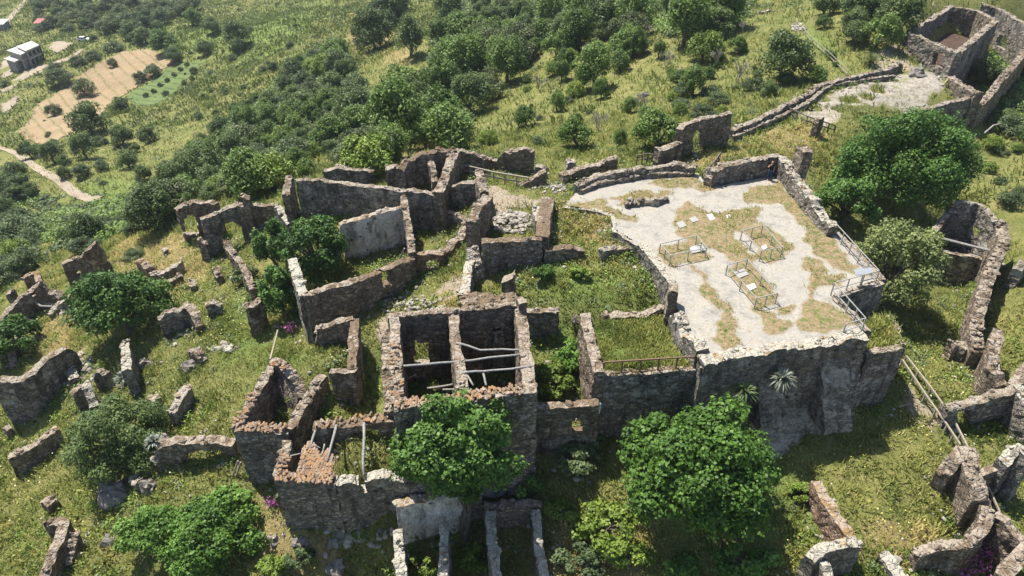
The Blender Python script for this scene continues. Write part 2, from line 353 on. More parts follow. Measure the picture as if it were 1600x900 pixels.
def simple(name, stops, sc=6, rough=.85, bump=.4, stretch=(1, 1, 1), metal=0, tintmix=0.0):
    m, nt, bs, out = newmat(name); n = N(nt); p = n.vmul(n.pos(), stretch); f = n.noise(p, sc, 5, .65)
    v = f.outputs[0]
    if tintmix: v = n.math('ADD', n.math('MULTIPLY', v, 1-tintmix), n.math('MULTIPLY', n.attr('tint'), tintmix))
    nt.links.new(n.ramp(v, stops), bs.inputs['Base Color']); bs.inputs['Roughness'].default_value = rough; bs.inputs['Metallic'].default_value = metal
    nt.links.new(n.bump(f.outputs[0], bump, .04), bs.inputs['Normal']); return m
M['wood'] = simple('weathered_grey_wood', [(.25, (.10, .095, .09)), (.5, (.25, .24, .225)), (.75, (.38, .365, .34))], 9, .8, .5)
M['palewood'] = simple('bleached_handrail_wood', [(.25, (.19, .16, .125)), (.7, (.40, .36, .29))], 8)
M['tile'] = simple('old_terracotta_tiles', [(.1, (.10, .078, .06)), (.33, (.20, .14, .10)), (.5, (.27, .17, .10)), (.62, (.31, .17, .075)), (.72, (.26, .205, .155)), (.9, (.36, .31, .25))], 7, .9, .3, tintmix=.6)
M['steel'] = simple('galvanised_rail_steel', [(.3, (.22, .215, .20)), (.7, (.38, .375, .355))], 5, .55, .1)
M['rail_brown'] = simple('rusty_rail_paint', [(.3, (.12, .075, .05)), (.7, (.22, .14, .095))], 8, .7, .2)
M['rail_dark'] = simple('dark_fence_wood', [(.3, (.08, .065, .05)), (.7, (.20, .17, .13))], 8, .8, .3)
M['bark'] = simple('grey_bark', [(.3, (.07, .06, .048)), (.7, (.19, .165, .135))], 6, .9, .7, (1, 1, .4))
M['deadwood'] = simple('dead_twig_wood', [(.3, (.24, .21, .19)), (.7, (.42, .39, .36))], 6)
M['rubble'] = simple('pale_rubble_stone', [(.2, (.15, .13, .11)), (.5, (.30, .275, .235)), (.8, (.42, .39, .34))], 4, .95, .6, tintmix=.5)
M['rock'] = simple('weathered_boulder_rock', [(.25, (.09, .08, .07)), (.55, (.21, .19, .165)), (.8, (.32, .295, .255))], 3, .95, .8)
M['slab'] = simple('grey_tomb_slab', [(.3, (.24, .235, .22)), (.7, (.36, .35, .33))], 8, .8, .2)
M['paper'] = simple('white_marble_tablet', [(.3, (.48, .47, .45)), (.7, (.60, .59, .57))], 8, .6, .05)
M['pvc'] = simple('white_pipe', [(.3, (.66, .68, .70)), (.7, (.76, .78, .80))], 3, .4, .02)
M['conc'] = simple('house_concrete', [(.3, (.20, .19, .18)), (.7, (.31, .295, .28))], 2, .9, .1)
M['roof'] = simple('pale_flat_roof', [(.3, (.40, .37, .33)), (.7, (.52, .49, .44))], .8, .9, .05)
M['darkhole'] = simple('dark_window_glass', [(.3, (.02, .022, .025)), (.7, (.04, .042, .045))], 3, .3, .02)
M['redroof'] = simple('red_sheet_roof', [(.3, (.42, .08, .09)), (.7, (.55, .14, .14))], 2, .6, .05)
M['carwhite'] = simple('white_car_paint', [(.3, (.70, .70, .70)), (.7, (.78, .78, .78))], 2, .3, .0)
M['panel'] = simple('info_panel_face', [(.3, (.28, .30, .32)), (.7, (.42, .45, .48))], 9, .4, .05)
# ------------------------------------------------------------------ ground sheet
def zone(poly_px, blur=2, gz=None):
    poly = [G(*q)[:2] for q in poly_px]
    jx = _gx+(fbm(_gx*.9+3, _gy*.9, 3)-.5)*2.4; jy = _gy+(fbm(_gx*.9, _gy*.9+40, 3)-.5)*2.4
    m = inpoly(jx, jy, poly).astype(float)
    for _ in range(blur):
        q = np.pad(m, 1, mode='edge'); m = (q[:-2, 1:-1]+q[2:, 1:-1]+q[1:-1, :-2]+q[1:-1, 2:]+q[1:-1, 1:-1]*2)/6
    return m
DRY = [[(170,440),(180,380),(310,365),(330,420),(300,440),(250,450)],[(60,500),(120,500),(130,560),(90,590),(60,560)],[(150,410),(200,395),(210,420),(120,470),(90,470)],
       [(1060,255),(1160,215),(1260,190),(1300,215),(1240,260),(1200,245),(1110,262)],[(870,320),(930,320),(990,375),(920,380),(880,360)],[(700,430),(740,420),(740,460),(680,490)],
       [(640,120),(560,60),(600,40),(640,90)],[(540,20),(600,20),(560,80)],[(560,220),(700,150),(720,260),(600,250)],
       [(1330,860),(1400,820),(1500,850),(1400,900)],[(420,790),(540,860),(600,900),(430,900)],[(860,850),(1000,800),(1000,900),(860,900)]]
BARE = [[(1380,70),(1420,60),(1425,105),(1370,110)],[(1405,600),(1425,600),(1470,670),(1500,700),(1480,700),(1430,650)],[(575,520),(610,500),(700,440),(735,425),(738,440),(650,480),(600,520)],
        [(750,320),(770,290),(865,318),(880,330),(860,332),(800,320),(765,345)],[(930,345),(1000,345),(1000,380),(965,370)],[(120,545),(150,560),(130,600),(90,610),(95,570)],[(700,640),(690,610),(720,620)],
        [(600,265),(640,240),(700,230),(690,250),(650,270)],[(640,490),(600,540),(580,530),(620,495)],[(1420,100),(1380,85),(1365,110),(1400,125)]]
PALE = [[(1240,185),(1300,135),(1360,118),(1420,112),(1500,130),(1520,150),(1440,180),(1380,170),(1330,172),(1300,205),(1260,195)]]
LUSH = [[(850,520),(925,510),(930,630),(850,625)],[(840,420),(900,400),(960,420),(1040,450),(1030,480),(900,480),(820,460)],[(1380,480),(1430,480),(1480,560),(1420,560)],[(440,520),(480,560),(430,620),(400,580)],
        [(330,480),(420,440),(430,560),(350,560)],[(560,560),(600,560),(600,640),(560,640)],[(1180,700),(1280,720),(1280,850),(1180,850)],[(1250,40),(1300,70),(1320,110),(1270,80)],[(310,60),(400,10),(520,5),(480,60),(380,110)],[(100,300),(180,270),(250,300),(200,340)],[(190,60),(260,30),(330,60),(280,95)]]
zd = np.clip(sum(zone(z, 5) for z in DRY), 0, 1); zb = np.clip(sum(zone(z, 2) for z in BARE), 0, 1); zp = np.clip(sum(zone(z, 1) for z in PALE), 0, 1); zl = np.clip(sum(zone(z, 4) for z in LUSH), 0, 1)
HOLES = [(1328,155,13,5),(1356,153,9,4.5),(1370,141,9,6),(1273,170,9,4),(1322,172,17,7),(1284,152,9,4)]   # round grassy pits in the rock
def hole_mask(x, y):
    r = np.zeros(np.shape(x))
    for hx, hy, rx, ry in HOLES:
        c = G(hx, hy); a = G(hx+rx, hy)[:2]-c[:2]; b = G(hx, hy-ry)[:2]-c[:2]
        ra = np.hypot(*a); rb_ = np.hypot(*b); r = np.maximum(r, (((x-c[0])/ra)**2+((y-c[1])/rb_)**2 < 1).astype(float))
    return r
zp = zp*(1-hole_mask(_gx, _gy))
gm, nt, bs, out = newmat('meadow_ground'); n = N(nt); p = n.pos()
a1 = n.noise(p, .16, 4, .6); a2 = n.noise(p, .9, 5, .65); a3 = n.noise(p, 5.5, 5, .75); zc = nt.nodes.new('ShaderNodeAttribute'); zc.attribute_name = 'zone'
sp = nt.nodes.new('ShaderNodeSeparateColor'); nt.links.new(zc.outputs['Color'], sp.inputs[0])
av = n.math('ADD', n.math('MULTIPLY', a3.outputs[0], .4), n.math('ADD', n.math('MULTIPLY', a2.outputs[0], .35), n.math('MULTIPLY', a1.outputs[0], .25)))
green = n.ramp(av, [(.32, (.055, .07, .02)), (.46, (.14, .155, .046)), (.56, (.21, .205, .07)), (.68, (.34, .305, .125))])
dryc = n.ramp(av, [(.34, (.13, .10, .042)), (.5, (.26, .205, .088)), (.66, (.38, .31, .155))])
lush = n.ramp(av, [(.34, (.065, .10, .024)), (.5, (.14, .19, .048)), (.66, (.22, .27, .08))])
dm = n.math('ADD', n.math('MULTIPLY', sp.outputs[0], .55), n.math('ADD', n.math('MULTIPLY', a1.outputs[0], .5), n.math('MULTIPLY', a2.outputs[0], .6)))
c = n.mix(n.step(dm, .58, .92), green, dryc)
c = n.mix(n.math('MULTIPLY', zc.outputs['Alpha'], n.step(a2.outputs[0], .3, .5)), c, lush)
earth = n.ramp(a3.outputs[0], [(.25, (.16, .12, .08)), (.55, (.36, .30, .22)), (.8, (.52, .46, .37))])
c = n.mix(n.step(n.math('MULTIPLY', sp.outputs[1], n.math('ADD', a2.outputs[0], .5)), .35, .75), c, earth)
prock = n.ramp(n.noise(p, 2.2, 6, .7).outputs[0], [(.32, (.17, .14, .095)), (.48, (.33, .295, .24)), (.66, (.46, .425, .37))])
c = n.mix(n.step(n.math('MULTIPLY', sp.outputs[2], n.math('ADD', n.noise(p, .7, 5, .7).outputs[0], .5)), .72, 1.02), c, prock)
nt.links.new(c, bs.inputs['Base Color']); nt.links.new(n.bump(n.math('ADD', a3.outputs[0], a2.outputs[0]), .8, .25), bs.inputs['Normal'])
hm = hole_mask(_gx, _gy)
GZm = GZ-hm*.5
ny, nx = GZ.shape
me = bpy.data.meshes.new('meadow_ground')
me.vertices.add(nx*ny); me.vertices.foreach_set('co', np.stack([_gx, _gy, GZm], -1).ravel().astype('f'))
ii = np.arange(nx*ny).reshape(ny, nx); q = np.stack([ii[:-1, :-1], ii[:-1, 1:], ii[1:, 1:], ii[1:, :-1]], -1).reshape(-1, 4)
me.loops.add(q.size); me.loops.foreach_set('vertex_index', q.ravel().astype('i')); me.polygons.add(len(q)); me.polygons.foreach_set('loop_start', np.arange(0, q.size, 4).astype('i'))
me.update(); me.validate(); me.polygons.foreach_set('use_smooth', [True]*len(q))
at = me.attributes.new('zone', 'FLOAT_COLOR', 'POINT'); at.data.foreach_set('color', np.stack([zd, zb, zp, zl], -1).ravel().astype('f'))
me.materials.append(gm); ground = bpy.data.objects.new('ground', me); COL.objects.link(ground); tag(ground, kind='structure')

# draped sheets: field, vineyard strip, tracks, yards
FIELDS = []
def drape(name, px, mat, up=.12, step=1.2, kind='structure'):
    poly = [G(*k)[:2] for k in px]; FIELDS.append(poly); xs = [k[0] for k in poly]; ys = [k[1] for k in poly]
    gx = np.arange(min(xs), max(xs)+step, step); gy = np.arange(min(ys), max(ys)+step, step); X, Y = np.meshgrid(gx, gy)
    jx = X+(fbm(X*.4, Y*.4, 2)-.5)*step*1.6; jy = Y+(fbm(X*.4+50, Y*.4, 2)-.5)*step*1.6
    ins = inpoly(jx, jy, poly); mb = MB(); idx = {}
    for j in range(len(gy)-1):
        for i in range(len(gx)-1):
            if ins[j, i] and ins[j+1, i] and ins[j, i+1] and ins[j+1, i+1]:
                f = []
                for a, b in ((j, i), (j, i+1), (j+1, i+1), (j+1, i)):
                    if (a, b) not in idx: idx[(a, b)] = len(mb.v); mb.v.append((X[a, b], Y[a, b], float(Tz(X[a, b], Y[a, b]))+up))
                    f.append(idx[(a, b)])
                mb.f.append(tuple(f)); mb.t.append(.5)
    return mb.build(name, mat, None, kind=kind, smooth=True)
def rowmat(name, ca, cb, cc, ang, freq):
    m, nt, bs, out = newmat(name); n = N(nt); p = n.pos()
    mp = nt.nodes.new('ShaderNodeMapping'); mp.inputs['Rotation'].default_value = (0, 0, ang); nt.links.new(p, mp.inputs[0])
    s = nt.nodes.new('ShaderNodeSeparateXYZ'); nt.links.new(mp.outputs[0], s.inputs[0])
    w = n.math('SINE', n.math('MULTIPLY', n.math('ADD', s.outputs[0], n.math('MULTIPLY', n.noise(p, .5, 3).outputs[0], .5)), freq))
    f = n.noise(p, 1.3, 5, .7); l = n.noise(p, .12, 3)
    c = n.ramp(n.math('ADD', n.math('MULTIPLY', f.outputs[0], .7), n.math('MULTIPLY', l.outputs[0], .4)), [(.35, ca), (.75, cb)])
    g = n.math('MULTIPLY', n.step(w, .55, .9), n.step(n.noise(p, .9, 2).outputs[0], .42, .52))
    nt.links.new(n.mix(n.math('MULTIPLY', g, .75), c, cc), bs.inputs['Base Color']); return m
drape('ploughed_field', [(24,208),(55,165),(95,140),(145,105),(192,80),(232,76),(258,86),(290,93),(238,120),(206,142),(172,164),(128,200),(84,228),(48,226)], rowmat('ploughed_soil', (.19, .135, .075), (.33, .25, .15), (.13, .125, .045), math.radians(-38), 2.0), step=.9)
drape('vineyard_strip', [(195,150),(245,118),(275,98),(330,92),(300,118),(262,155),(240,168),(205,166)], rowmat('vineyard_green', (.075, .105, .034), (.135, .18, .058), (.04, .06, .02), math.radians(-52), 2.2), step=1.0)
M['track'] = simple('pale_dirt_track', [(.3, (.22, .18, .125)), (.7, (.34, .29, .22))], .6, .95, .1)
drape('dirt_yard', [(0,98),(10,92),(28,104),(32,110),(12,122),(0,124)], M['track'], step=.8)
drape('dirt_yard', [(72,78),(80,66),(100,65),(118,67),(104,78),(88,86)], M['track'], step=.8)
drape('dirt_yard', [(0,166),(25,150),(36,150),(30,160),(0,180)], M['track'], step=.8)
def ribbon(name, px, w, mat, up=.14):
    c = [Vector(G(*k)[:2]) for k in px]; Q = []
    for a, b in zip(c[:-1], c[1:]): Q += [a.lerp(b, k/6) for k in range(6)]
    Q.append(c[-1]); mb = MB(); V = []
    for i, q in enumerate(Q):
        d = (Q[min(i+1, len(Q)-1)]-Q[max(i-1, 0)]).normalized(); s_ = Vector((-d.y, d.x)); ww = w*(.8+.5*float(vnoise(q.x*.4, q.y*.4)))
        for t_ in (-.5, -.17, .17, .5): p_ = q+s_*(t_*ww); V.append((p_.x, p_.y, float(Tz(p_.x, p_.y))+up))
    mb.add(V, [(4*i+j, 4*i+j+1, 4*i+j+5, 4*i+j+4) for i in range(len(Q)-1) for j in range(3)]); mb.build(name, mat, None, kind='structure', smooth=True)
    lo = [V[4*i][:2] for i in range(len(Q))]; hi = [V[4*i+3][:2] for i in range(len(Q))]; FIELDS.append(lo+hi[::-1])
ribbon('dirt_track', [(-10,231),(14,236),(30,243),(54,262),(80,277),(104,292),(120,305),(140,312),(158,310)], 1.5, M['track'])
drape('dirt_track', [(0,45),(18,20),(36,0),(44,0),(24,26),(4,52),(0,54)], M['track'], step=.8)
drape('dirt_track', [(40,110),(100,92),(130,75),(132,78),(104,97),(60,116),(34,128),(0,150),(0,142)], M['track'], step=.6)
0 and drape('meadow', [(215,45),(240,28),(300,12),(390,0),(520,0),(400,18),(350,30),(330,45),(270,60),(230,62)], rowmat('light_meadow', (.10, .12, .038), (.19, .19, .07), (.13, .15, .045), .5, 1.2), step=1.4)

# ------------------------------------------------------------------ church terrace
DECKPX = [(880,322),(897,302),(930,286),(1000,274),(1090,270),(1110,292),(1222,272),(1305,362),(1378,437),(1303,462),(1354,520),(1104,560),(1064,505),(1050,470),(1052,445),(1000,384),(962,360),(958,335)]
deckp = [P(x, y, 0)[:2] for x, y in DECKPX]
terr = thing('church_terrace', 'broad flat church platform, bright worn concrete floor on a tall buttressed stone bastion', 'terrace', (13, 40, -6))
VEG = [[(1050,348),(1062,326),(1075,318),(1115,332),(1180,322),(1192,345),(1150,358),(1143,372),(1165,395),(1190,403),(1172,414),(1130,402),(1100,382),(1060,366)],
 [(1150,358),(1195,350),(1225,382),(1245,388),(1228,396),(1190,396)],[(1030,388),(1092,370),(1110,402),(1050,418),(1040,408)],[(1134,418),(1168,404),(1218,470),(1184,482)],
 [(1080,412),(1090,412),(1106,450),(1120,462),(1142,480),(1136,490),(1112,478),(1098,452)],[(1128,490),(1142,494),(1152,520),(1165,540),(1138,545),(1110,530),(1126,526)],
 [(1180,480),(1210,490),(1212,503),(1240,508),(1228,524),(1204,520),(1186,498)],[(1216,482),(1236,480),(1238,490),(1222,494)],
 [(1262,405),(1272,404),(1285,430),(1314,430),(1306,446),(1276,450),(1270,470),(1304,475),(1335,512),(1300,515),(1256,518),(1248,500),(1266,468)],
 [(1232,298),(1262,332),(1300,378),(1352,432),(1338,432),(1310,422),(1282,402),(1262,380),(1252,352),(1232,330),(1205,302)],[(1160,302),(1220,285),(1242,312),(1200,318),(1165,314)],
 [(1010,288),(1060,276),(1098,282),(1082,294),(1040,292)],[(880,325),(940,312),(960,332),(1000,345),(985,352),(955,340),(905,335)],[(1170,400),(1195,395),(1240,400),(1200,412)],[(1100,285),(1115,300),(1100,302),(1085,296)],
 [(950,312),(1000,300),(1050,300),(1040,306),(970,318)]]
GREY = [[(1045,345),(1062,342),(1066,352),(1052,356)],[(1078,342),(1090,338),(1096,346),(1084,349)],[(1220,395),(1262,380),(1262,470),(1232,460)],[(1150,520),(1190,500),(1215,530),(1160,540)],[(900,300),(1000,285),(1080,292),(1000,310),(920,318)]]
dx = [q[0] for q in deckp]; dy = [q[1] for q in deckp]; st = .13
X, Y = np.meshgrid(np.arange(min(dx), max(dx)+st, st), np.arange(min(dy), max(dy)+st, st))
ins = inpoly(X, Y, deckp)
jx = X+(fbm(X*1.1, Y*1.1, 4)-.5)*1.5; jy = Y+(fbm(X*1.1+77, Y*1.1, 4)-.5)*1.5
def polys(L, ex=0):
    r = np.zeros(X.shape)
    for z in L: r = np.maximum(r, inpoly(jx, jy, [P(a, b, 0)[:2] for a, b in z]))
    for _ in range(2):
        w = np.pad(r, 1, mode='edge'); r = (w[:-2, 1:-1]+w[2:, 1:-1]+w[1:-1, :-2]+w[1:-1, 2:]+w[1:-1, 1:-1]*2)/6
    return r
vg = polys(VEG); gr = polys(GREY)
Z = .02+(fbm(X*.8, Y*.8, 3)-.5)*.10+vg*(.03+.05*fbm(X*4, Y*4, 2))
ok = ins[:-1, :-1] & ins[1:, :-1] & ins[:-1, 1:] & ins[1:, 1:]
ids = np.full(X.shape, -1); use = np.zeros(X.shape, bool)
for a, b in ((0, 0), (1, 0), (0, 1), (1, 1)): use[a:a+ok.shape[0], b:b+ok.shape[1]] |= ok
ids[use] = np.arange(use.sum()); jj, kk = np.nonzero(ok)
vs = np.stack([X[use], Y[use], Z[use]], -1)-np.array(terr.location)
fs = np.stack([ids[jj, kk], ids[jj, kk+1], ids[jj+1, kk+1], ids[jj+1, kk]], -1)
me = bpy.data.meshes.new('paved_floor'); me.from_pydata(vs.tolist(), [], fs.tolist()); me.polygons.foreach_set('use_smooth', [True]*len(fs))
at = me.attributes.new('veg', 'FLOAT_COLOR', 'POINT'); at.data.foreach_set('color', np.stack([vg[use], gr[use], vg[use]*0, vg[use]*0+1], -1).ravel().astype('f'))
dm_, nt, bs, out = newmat('worn_concrete_floor'); n = N(nt); p = n.pos()
va = nt.nodes.new('ShaderNodeAttribute'); va.attribute_name = 'veg'; s2 = nt.nodes.new('ShaderNodeSeparateColor'); nt.links.new(va.outputs['Color'], s2.inputs[0])
f1 = n.noise(p, .8, 6, .68); f2 = n.noise(p, 6, 6, .72); f3 = n.noise(p, 2.1, 5, .7)
cc = n.ramp(n.math('ADD', n.math('MULTIPLY', f1.outputs[0], .65), n.math('MULTIPLY', f2.outputs[0], .35)), [(.33, (.155, .143, .122)), (.45, (.26, .243, .212)), (.56, (.36, .34, .305)), (.75, (.45, .43, .39))])
cc = n.mix(n.math('MULTIPLY', s2.outputs[1], n.math('ADD', .15, n.math('MULTIPLY', f3.outputs[0], .5))), cc, (.30, .285, .255))
ck = n.vor(n.vadd(p, n.vmul(f3.outputs['Color'], (.5, .5, .5))), .55, 'DISTANCE_TO_EDGE')
cc = n.mix(n.math('MULTIPLY', n.step(ck.outputs['Distance'], .014, .004), n.step(f1.outputs[0], .5, .56)), cc, (.24, .22, .18))
soil = n.ramp(f2.outputs[0], [(.3, (.12, .085, .045)), (.55, (.24, .18, .10)), (.75, (.36, .29, .19))])
grs = n.ramp(f2.outputs[0], [(.3, (.045, .062, .016)), (.55, (.11, .135, .036)), (.8, (.20, .20, .07))])
vv = n.mix(n.step(f3.outputs[0], .38, .52), grs, soil)
vm = n.math('ADD', s2.outputs[0], n.math('MULTIPLY', n.math('SUBTRACT', f3.outputs[0], .5), 1.1))
vm = n.math('ADD', vm, n.math('MULTIPLY', n.math('SUBTRACT', f2.outputs[0], .5), 1.3))
cc = n.mix(n.math('MULTIPLY', n.step(n.math('ADD', s2.outputs[0], n.math('MULTIPLY', n.math('SUBTRACT', f1.outputs[0], .5), 1.6)), -.12, .45), .85), cc, n.ramp(f2.outputs[0], [(.3, (.17, .135, .09)), (.7, (.34, .295, .22))]))
vm = n.math('MAXIMUM', n.math('MULTIPLY', n.step(vm, .2, .62), .92), n.math('MULTIPLY', n.step(n.math('ADD', f3.outputs[0], n.math('MULTIPLY', f2.outputs[0], .3)), .74, .84), .6))
nt.links.new(n.mix(vm, cc, vv), bs.inputs['Base Color'])
nt.links.new(n.bump(n.math('ADD', f2.outputs[0], n.math('MULTIPLY', f3.outputs[0], .6)), .6, .06), bs.inputs['Normal'])
me.materials.append(dm_); deck = bpy.data.objects.new('paved_floor', me); deck.parent = terr; COL.objects.link(deck)
DECK_VEG = (X, Y, Z, vg*ins)
# bastion faces and buttresses
mb = MB(); wallgeo(mb, A((1096,562,.12),(1200,546,.15),(1352,522,.22)), th=1.0, base=-7.6, jag=.16, seed=11, caps=1.5, res=.26); mb.build('front_wall', M['bastion'], terr)
mb = MB(); wallgeo(mb, A((1356,518,.1),(1304,464,.05)), th=.6, base=-7, jag=.03, seed=12, caps=0); wallgeo(mb, A((1304,462,.05),(1379,440,.05)), th=.6, base=-7, jag=.03, seed=13, caps=0); wallgeo(mb, A((1380,437,.05),(1306,362,.05)), th=.7, base=-7, jag=.03, seed=14, caps=0); mb.build('side_wall', M['grey'], terr)
mb = MB(); wallgeo(mb, A((1098,548,.25),(1070,515,.12),(1055,488,.05)), th=.9, base=-3, jag=.25, seed=15, caps=3); mb.build('broken_edge', M['bastion'], terr)
mb = MB(); wallgeo(mb, A((1003,382,.05),(1030,412,.1),(1050,442,.15)), th=.7, base=-2.6, jag=.07, seed=16, caps=1); mb.build('yard_retaining_wall', M['bastion'], terr)
mb = MB(); wallgeo(mb, A((880,322,-.02),(925,328,-.02),(957,336,-.02),(962,360,-.02),(1000,383,-.02)), th=.5, base=-2.2, jag=.05, seed=18, caps=0); mb.build('floor_edge', M['bastion'], terr)
mb = MB(); c = P(1050, 462, .9); wallgeo(mb, [P(1052,441,1.5), P(1052,458,1.5)], th=.65, base=-2, jag=.12, seed=17); mb.build('pillar', M['brown'], terr)
def buttress(x0, x1, ztop, zbot, out):
    """battered buttress leaning against the front wall between two picture columns"""
    f0 = P(x0, 562-(x0-1096)*.155, .1); f1 = P(x1, 562-(x1-1096)*.155, .1)
    d = Vector((f1-f0)[:2]).normalized(); nn = Vector((d.y, -d.x)); mb = MB()
    nu, nz = 6, 14; rng = random.Random(int(x0)); V = []
    for k in range(nz+1):
        z = ztop+(zbot-ztop)*k/nz; o = .35+out*(ztop-z)/(ztop-zbot)
        row = []
        for i in range(nu+1):
            q = f0+(f1-f0)*i/nu; pp = Vector((q[0]+nn.x*o, q[1]+nn.y*o, z)); pp += nv(pp, 1.3, .12)+nv(pp, 4, .05); row.append(pp)
        a = Vector((f0[0]+nn.x*.2, f0[1]+nn.y*.2, z)); b = Vector((f1[0]+nn.x*.2, f1[1]+nn.y*.2, z))
        V += [a]+row+[b]
    w = nu+3
    F = [(k*w+i, (k+1)*w+i, (k+1)*w+i+1, k*w+i+1) for k in range(nz) for i in range(w-1)]+[tuple(range(w))]
    mb.add(V, F, .5); return mb
buttress(1092, 1112, -.2, -7, .5).build('corner_pier', M['bastion'], terr)
buttress(1188, 1228, -1.5, -4.9, 1.7).build('buttress', M['bastion'], terr)
buttress(1285, 1328, -.7, -5.3, 2.3).build('buttress', M['bastion'], terr)
buttress(1190, 1300, -4.7, -7.6, 2.6).build('footing', M['bastion'], terr)
buttress(1332, 1352, -1.2, -7.6, 1.6).build('buttress', M['grey'], terr)
# grass ledge at the terrace's right foot
ledp = [P(x, y, -1.7)[:2] for x, y in ((1350,553),(1346,515),(1388,490),(1411,541))]
mb = MB(); mb.prism(ledp, -2.6, -1.75); mb.build('grass_ledge', gm, terr)
mb = MB(); wallgeo(mb, A((1352,553,-1.6),(1408,541,-1.6)), th=.55, base=-8, jag=.06, seed=21, caps=.5); wallgeo(mb, A((1411,540,-1.6),(1390,492,-1.6)), th=.5, base=-8, jag=.06, seed=22, caps=.5); mb.build('ledge_wall', M['grey'], terr)
# lower garden platform with the brown railing
gp = [P(x, y, -1.15)[:2] for x, y in ((938,582),(922,505),(1040,492),(1066,508),(1096,575))]
pl = thing('garden_platform', 'overgrown grass platform between two walls, its shaded front wall under a brown railing', 'platform', (*np.mean(np.array(gp), 0), -5))
nn_ = 46; xs = np.linspace(min(q[0] for q in gp), max(q[0] for q in gp), nn_); ys = np.linspace(min(q[1] for q in gp), max(q[1] for q in gp), nn_)
mb = MB(); idx = {}
for j in range(nn_-1):
    for i in range(nn_-1):
        if inpoly([xs[i]], [ys[j]], gp)[0] or inpoly([xs[i+1]], [ys[j+1]], gp)[0]:
            f = []
            for a, b in ((i, j), (i+1, j), (i+1, j+1), (i, j+1)):
                if (a, b) not in idx: idx[(a, b)] = len(mb.v); mb.v.append((xs[a], ys[b], -1.15+.25*(float(fbm(xs[a], ys[b], 3))-.5)))
                f.append(idx[(a, b)])
            mb.f.append(tuple(f)); mb.t.append(.5)
PLATFORM = gp
mb.build('grass_bed', gm, pl, smooth=True)
mb = MB(); wallgeo(mb, A((936,584,-1.05),(1090,576,-1.05)), th=.6, base=-6.8, jag=.05, seed=25, caps=.3); mb.build('front_wall', M['grey'], pl)
mb = MB(); wallgeo(mb, A((914,491,-.6),(936,582,-.6)), th=.75, base=-6, jag=.1, seed=26, caps=1.2); mb.build('side_wall', M['brown'], pl)
mb = MB(); wallgeo(mb, A((942,490,-.9),(990,492,-1.0),(1046,480,-.8)), th=.7, base=-2.6, jag=.16, seed=27, caps=2); mb.build('back_wall', M['brown'], pl)

# ------------------------------------------------------------------ terrace walls and fragments
frag('low double-tiered curved parapet wall along the far edge of the concrete terrace', A((900,288,.75),(930,274,.8),(1000,262,.85),(1060,256,.9),(1088,260,.9)), M['grey'], name='parapet_wall', cat='wall', th=.75, base=-1.2, jag=.1, caps=2)
frag('low stone bench step in front of the curved terrace parapet', A((905,296,.4),(935,284,.42),(1003,271,.42),(1080,268,.42)), M['grey'], name='stone_bench', cat='stone bench', th=.55, base=-.8, jag=.07, caps=1.2)
nw = thing('church_wall', 'tall grey church wall along the far side of the terrace, a person standing in its shade', 'wall', cen(A((1160,285,0))))
wall('wall_face', A((1109,266,1.35),(1130,259,1.5),(1168,250,1.65),(1219,241,1.75)), M['grey'], nw, th=.85, base=-.8, jag=.12, caps=1.5)
mb = MB(); wallgeo(mb, [P(1106,277,.9), P(1116,263,1.4)], th=.8, base=-.8, jag=.25, seed=31); mb.build('broken_end', M['brown'], nw)
ew = thing('church_wall', 'long crumbling pale wall along the right side of the terrace, lit on its terrace face', 'wall', cen(A((1260,310,0))))
wall('wall_face', A((1221,243,1.75),(1240,270,1.5),(1265,305,1.3),(1302,354,.9)), M['bastion'], ew, th=.9, base=-3.5, jag=.22, caps=3)
wall('wall_pillar', A((1252,226,3.4),(1262,240,3.3)), M['brown'], ew, th=.9, base=-2, jag=.25, caps=3)
frag('row of low worn stone blocks on the bare terrace floor, remains of an altar step', A((978,318,.35),(1000,311,.5),(1022,314,.45),(1042,308,.35)), M['grey'], name='altar_stones', cat='stones', th=.5, base=-.3, jag=.2, caps=4)
frag('low wall stub with bright top in the yard, meeting the terrace retaining wall', A((937,390,-.55),(970,386,-.5),(1000,384,-.4)), M['grey'], th=.65, base=-2.6, jag=.07, caps=1.5)
frag('wall stub in deep shade just right of the big roofless house', A((822,485,-1.7),(872,483,-1.7)), M['grey'], th=.6, base=-5.6, jag=.08)
lw = thing('low_wall', 'low wall with small lit opening joining the big house and the garden platform', 'wall', cen(A((885,640,-6))))
wall('wall_face', A((834,634,-2.7),(880,633,-2.6),(936,629,-2.5)), M['rust'], lw, th=.6, base=-7.5, jag=.05, caps=.5, res=.18, holes=[[(891,657),(908,656),(909,673),(892,674)]])
# gate wall
gw = thing('gate_wall', 'standing wall with a tall barred doorway at the far left corner of the plateau', 'ruined wall', cen(A((1085,240,-.5))))
wall('wall_face', A((1062,203,2.3),(1066,194,2.7),(1100,185,2.7),(1120,180,2.8),(1142,176,2.8)), M['brown'], gw, th=.7, base=-1.0, jag=.1, res=.18, holes=[[(1083,246),(1083,212),(1088,204),(1096,203),(1099,210),(1099,246)]])
wall('lower_wall', A((1026,234,1.1),(1044,228,1.2),(1064,220,1.3)), M['brown'], gw, th=.8, base=-2, jag=.12)
mb = MB(); g0, g1 = P(1082,243,-.5), P(1100,238,-.5)
for k in range(8): 
    q = g0+(g1-g0)*k/7; mb.bar(q, q+np.array([0, 0, 1.25]), .05)
for z in (.25, 1.1): mb.bar(g0+np.array([0, 0, z]), g1+np.array([0, 0, z]), .06)
mb.build('barred_gate', M['rail_dark'], gw)
lg = thing('boundary_wall', 'long winding double stone wall from the gate wall to the hilltop roofless house', 'wall', cen(A((1260,150,0))))
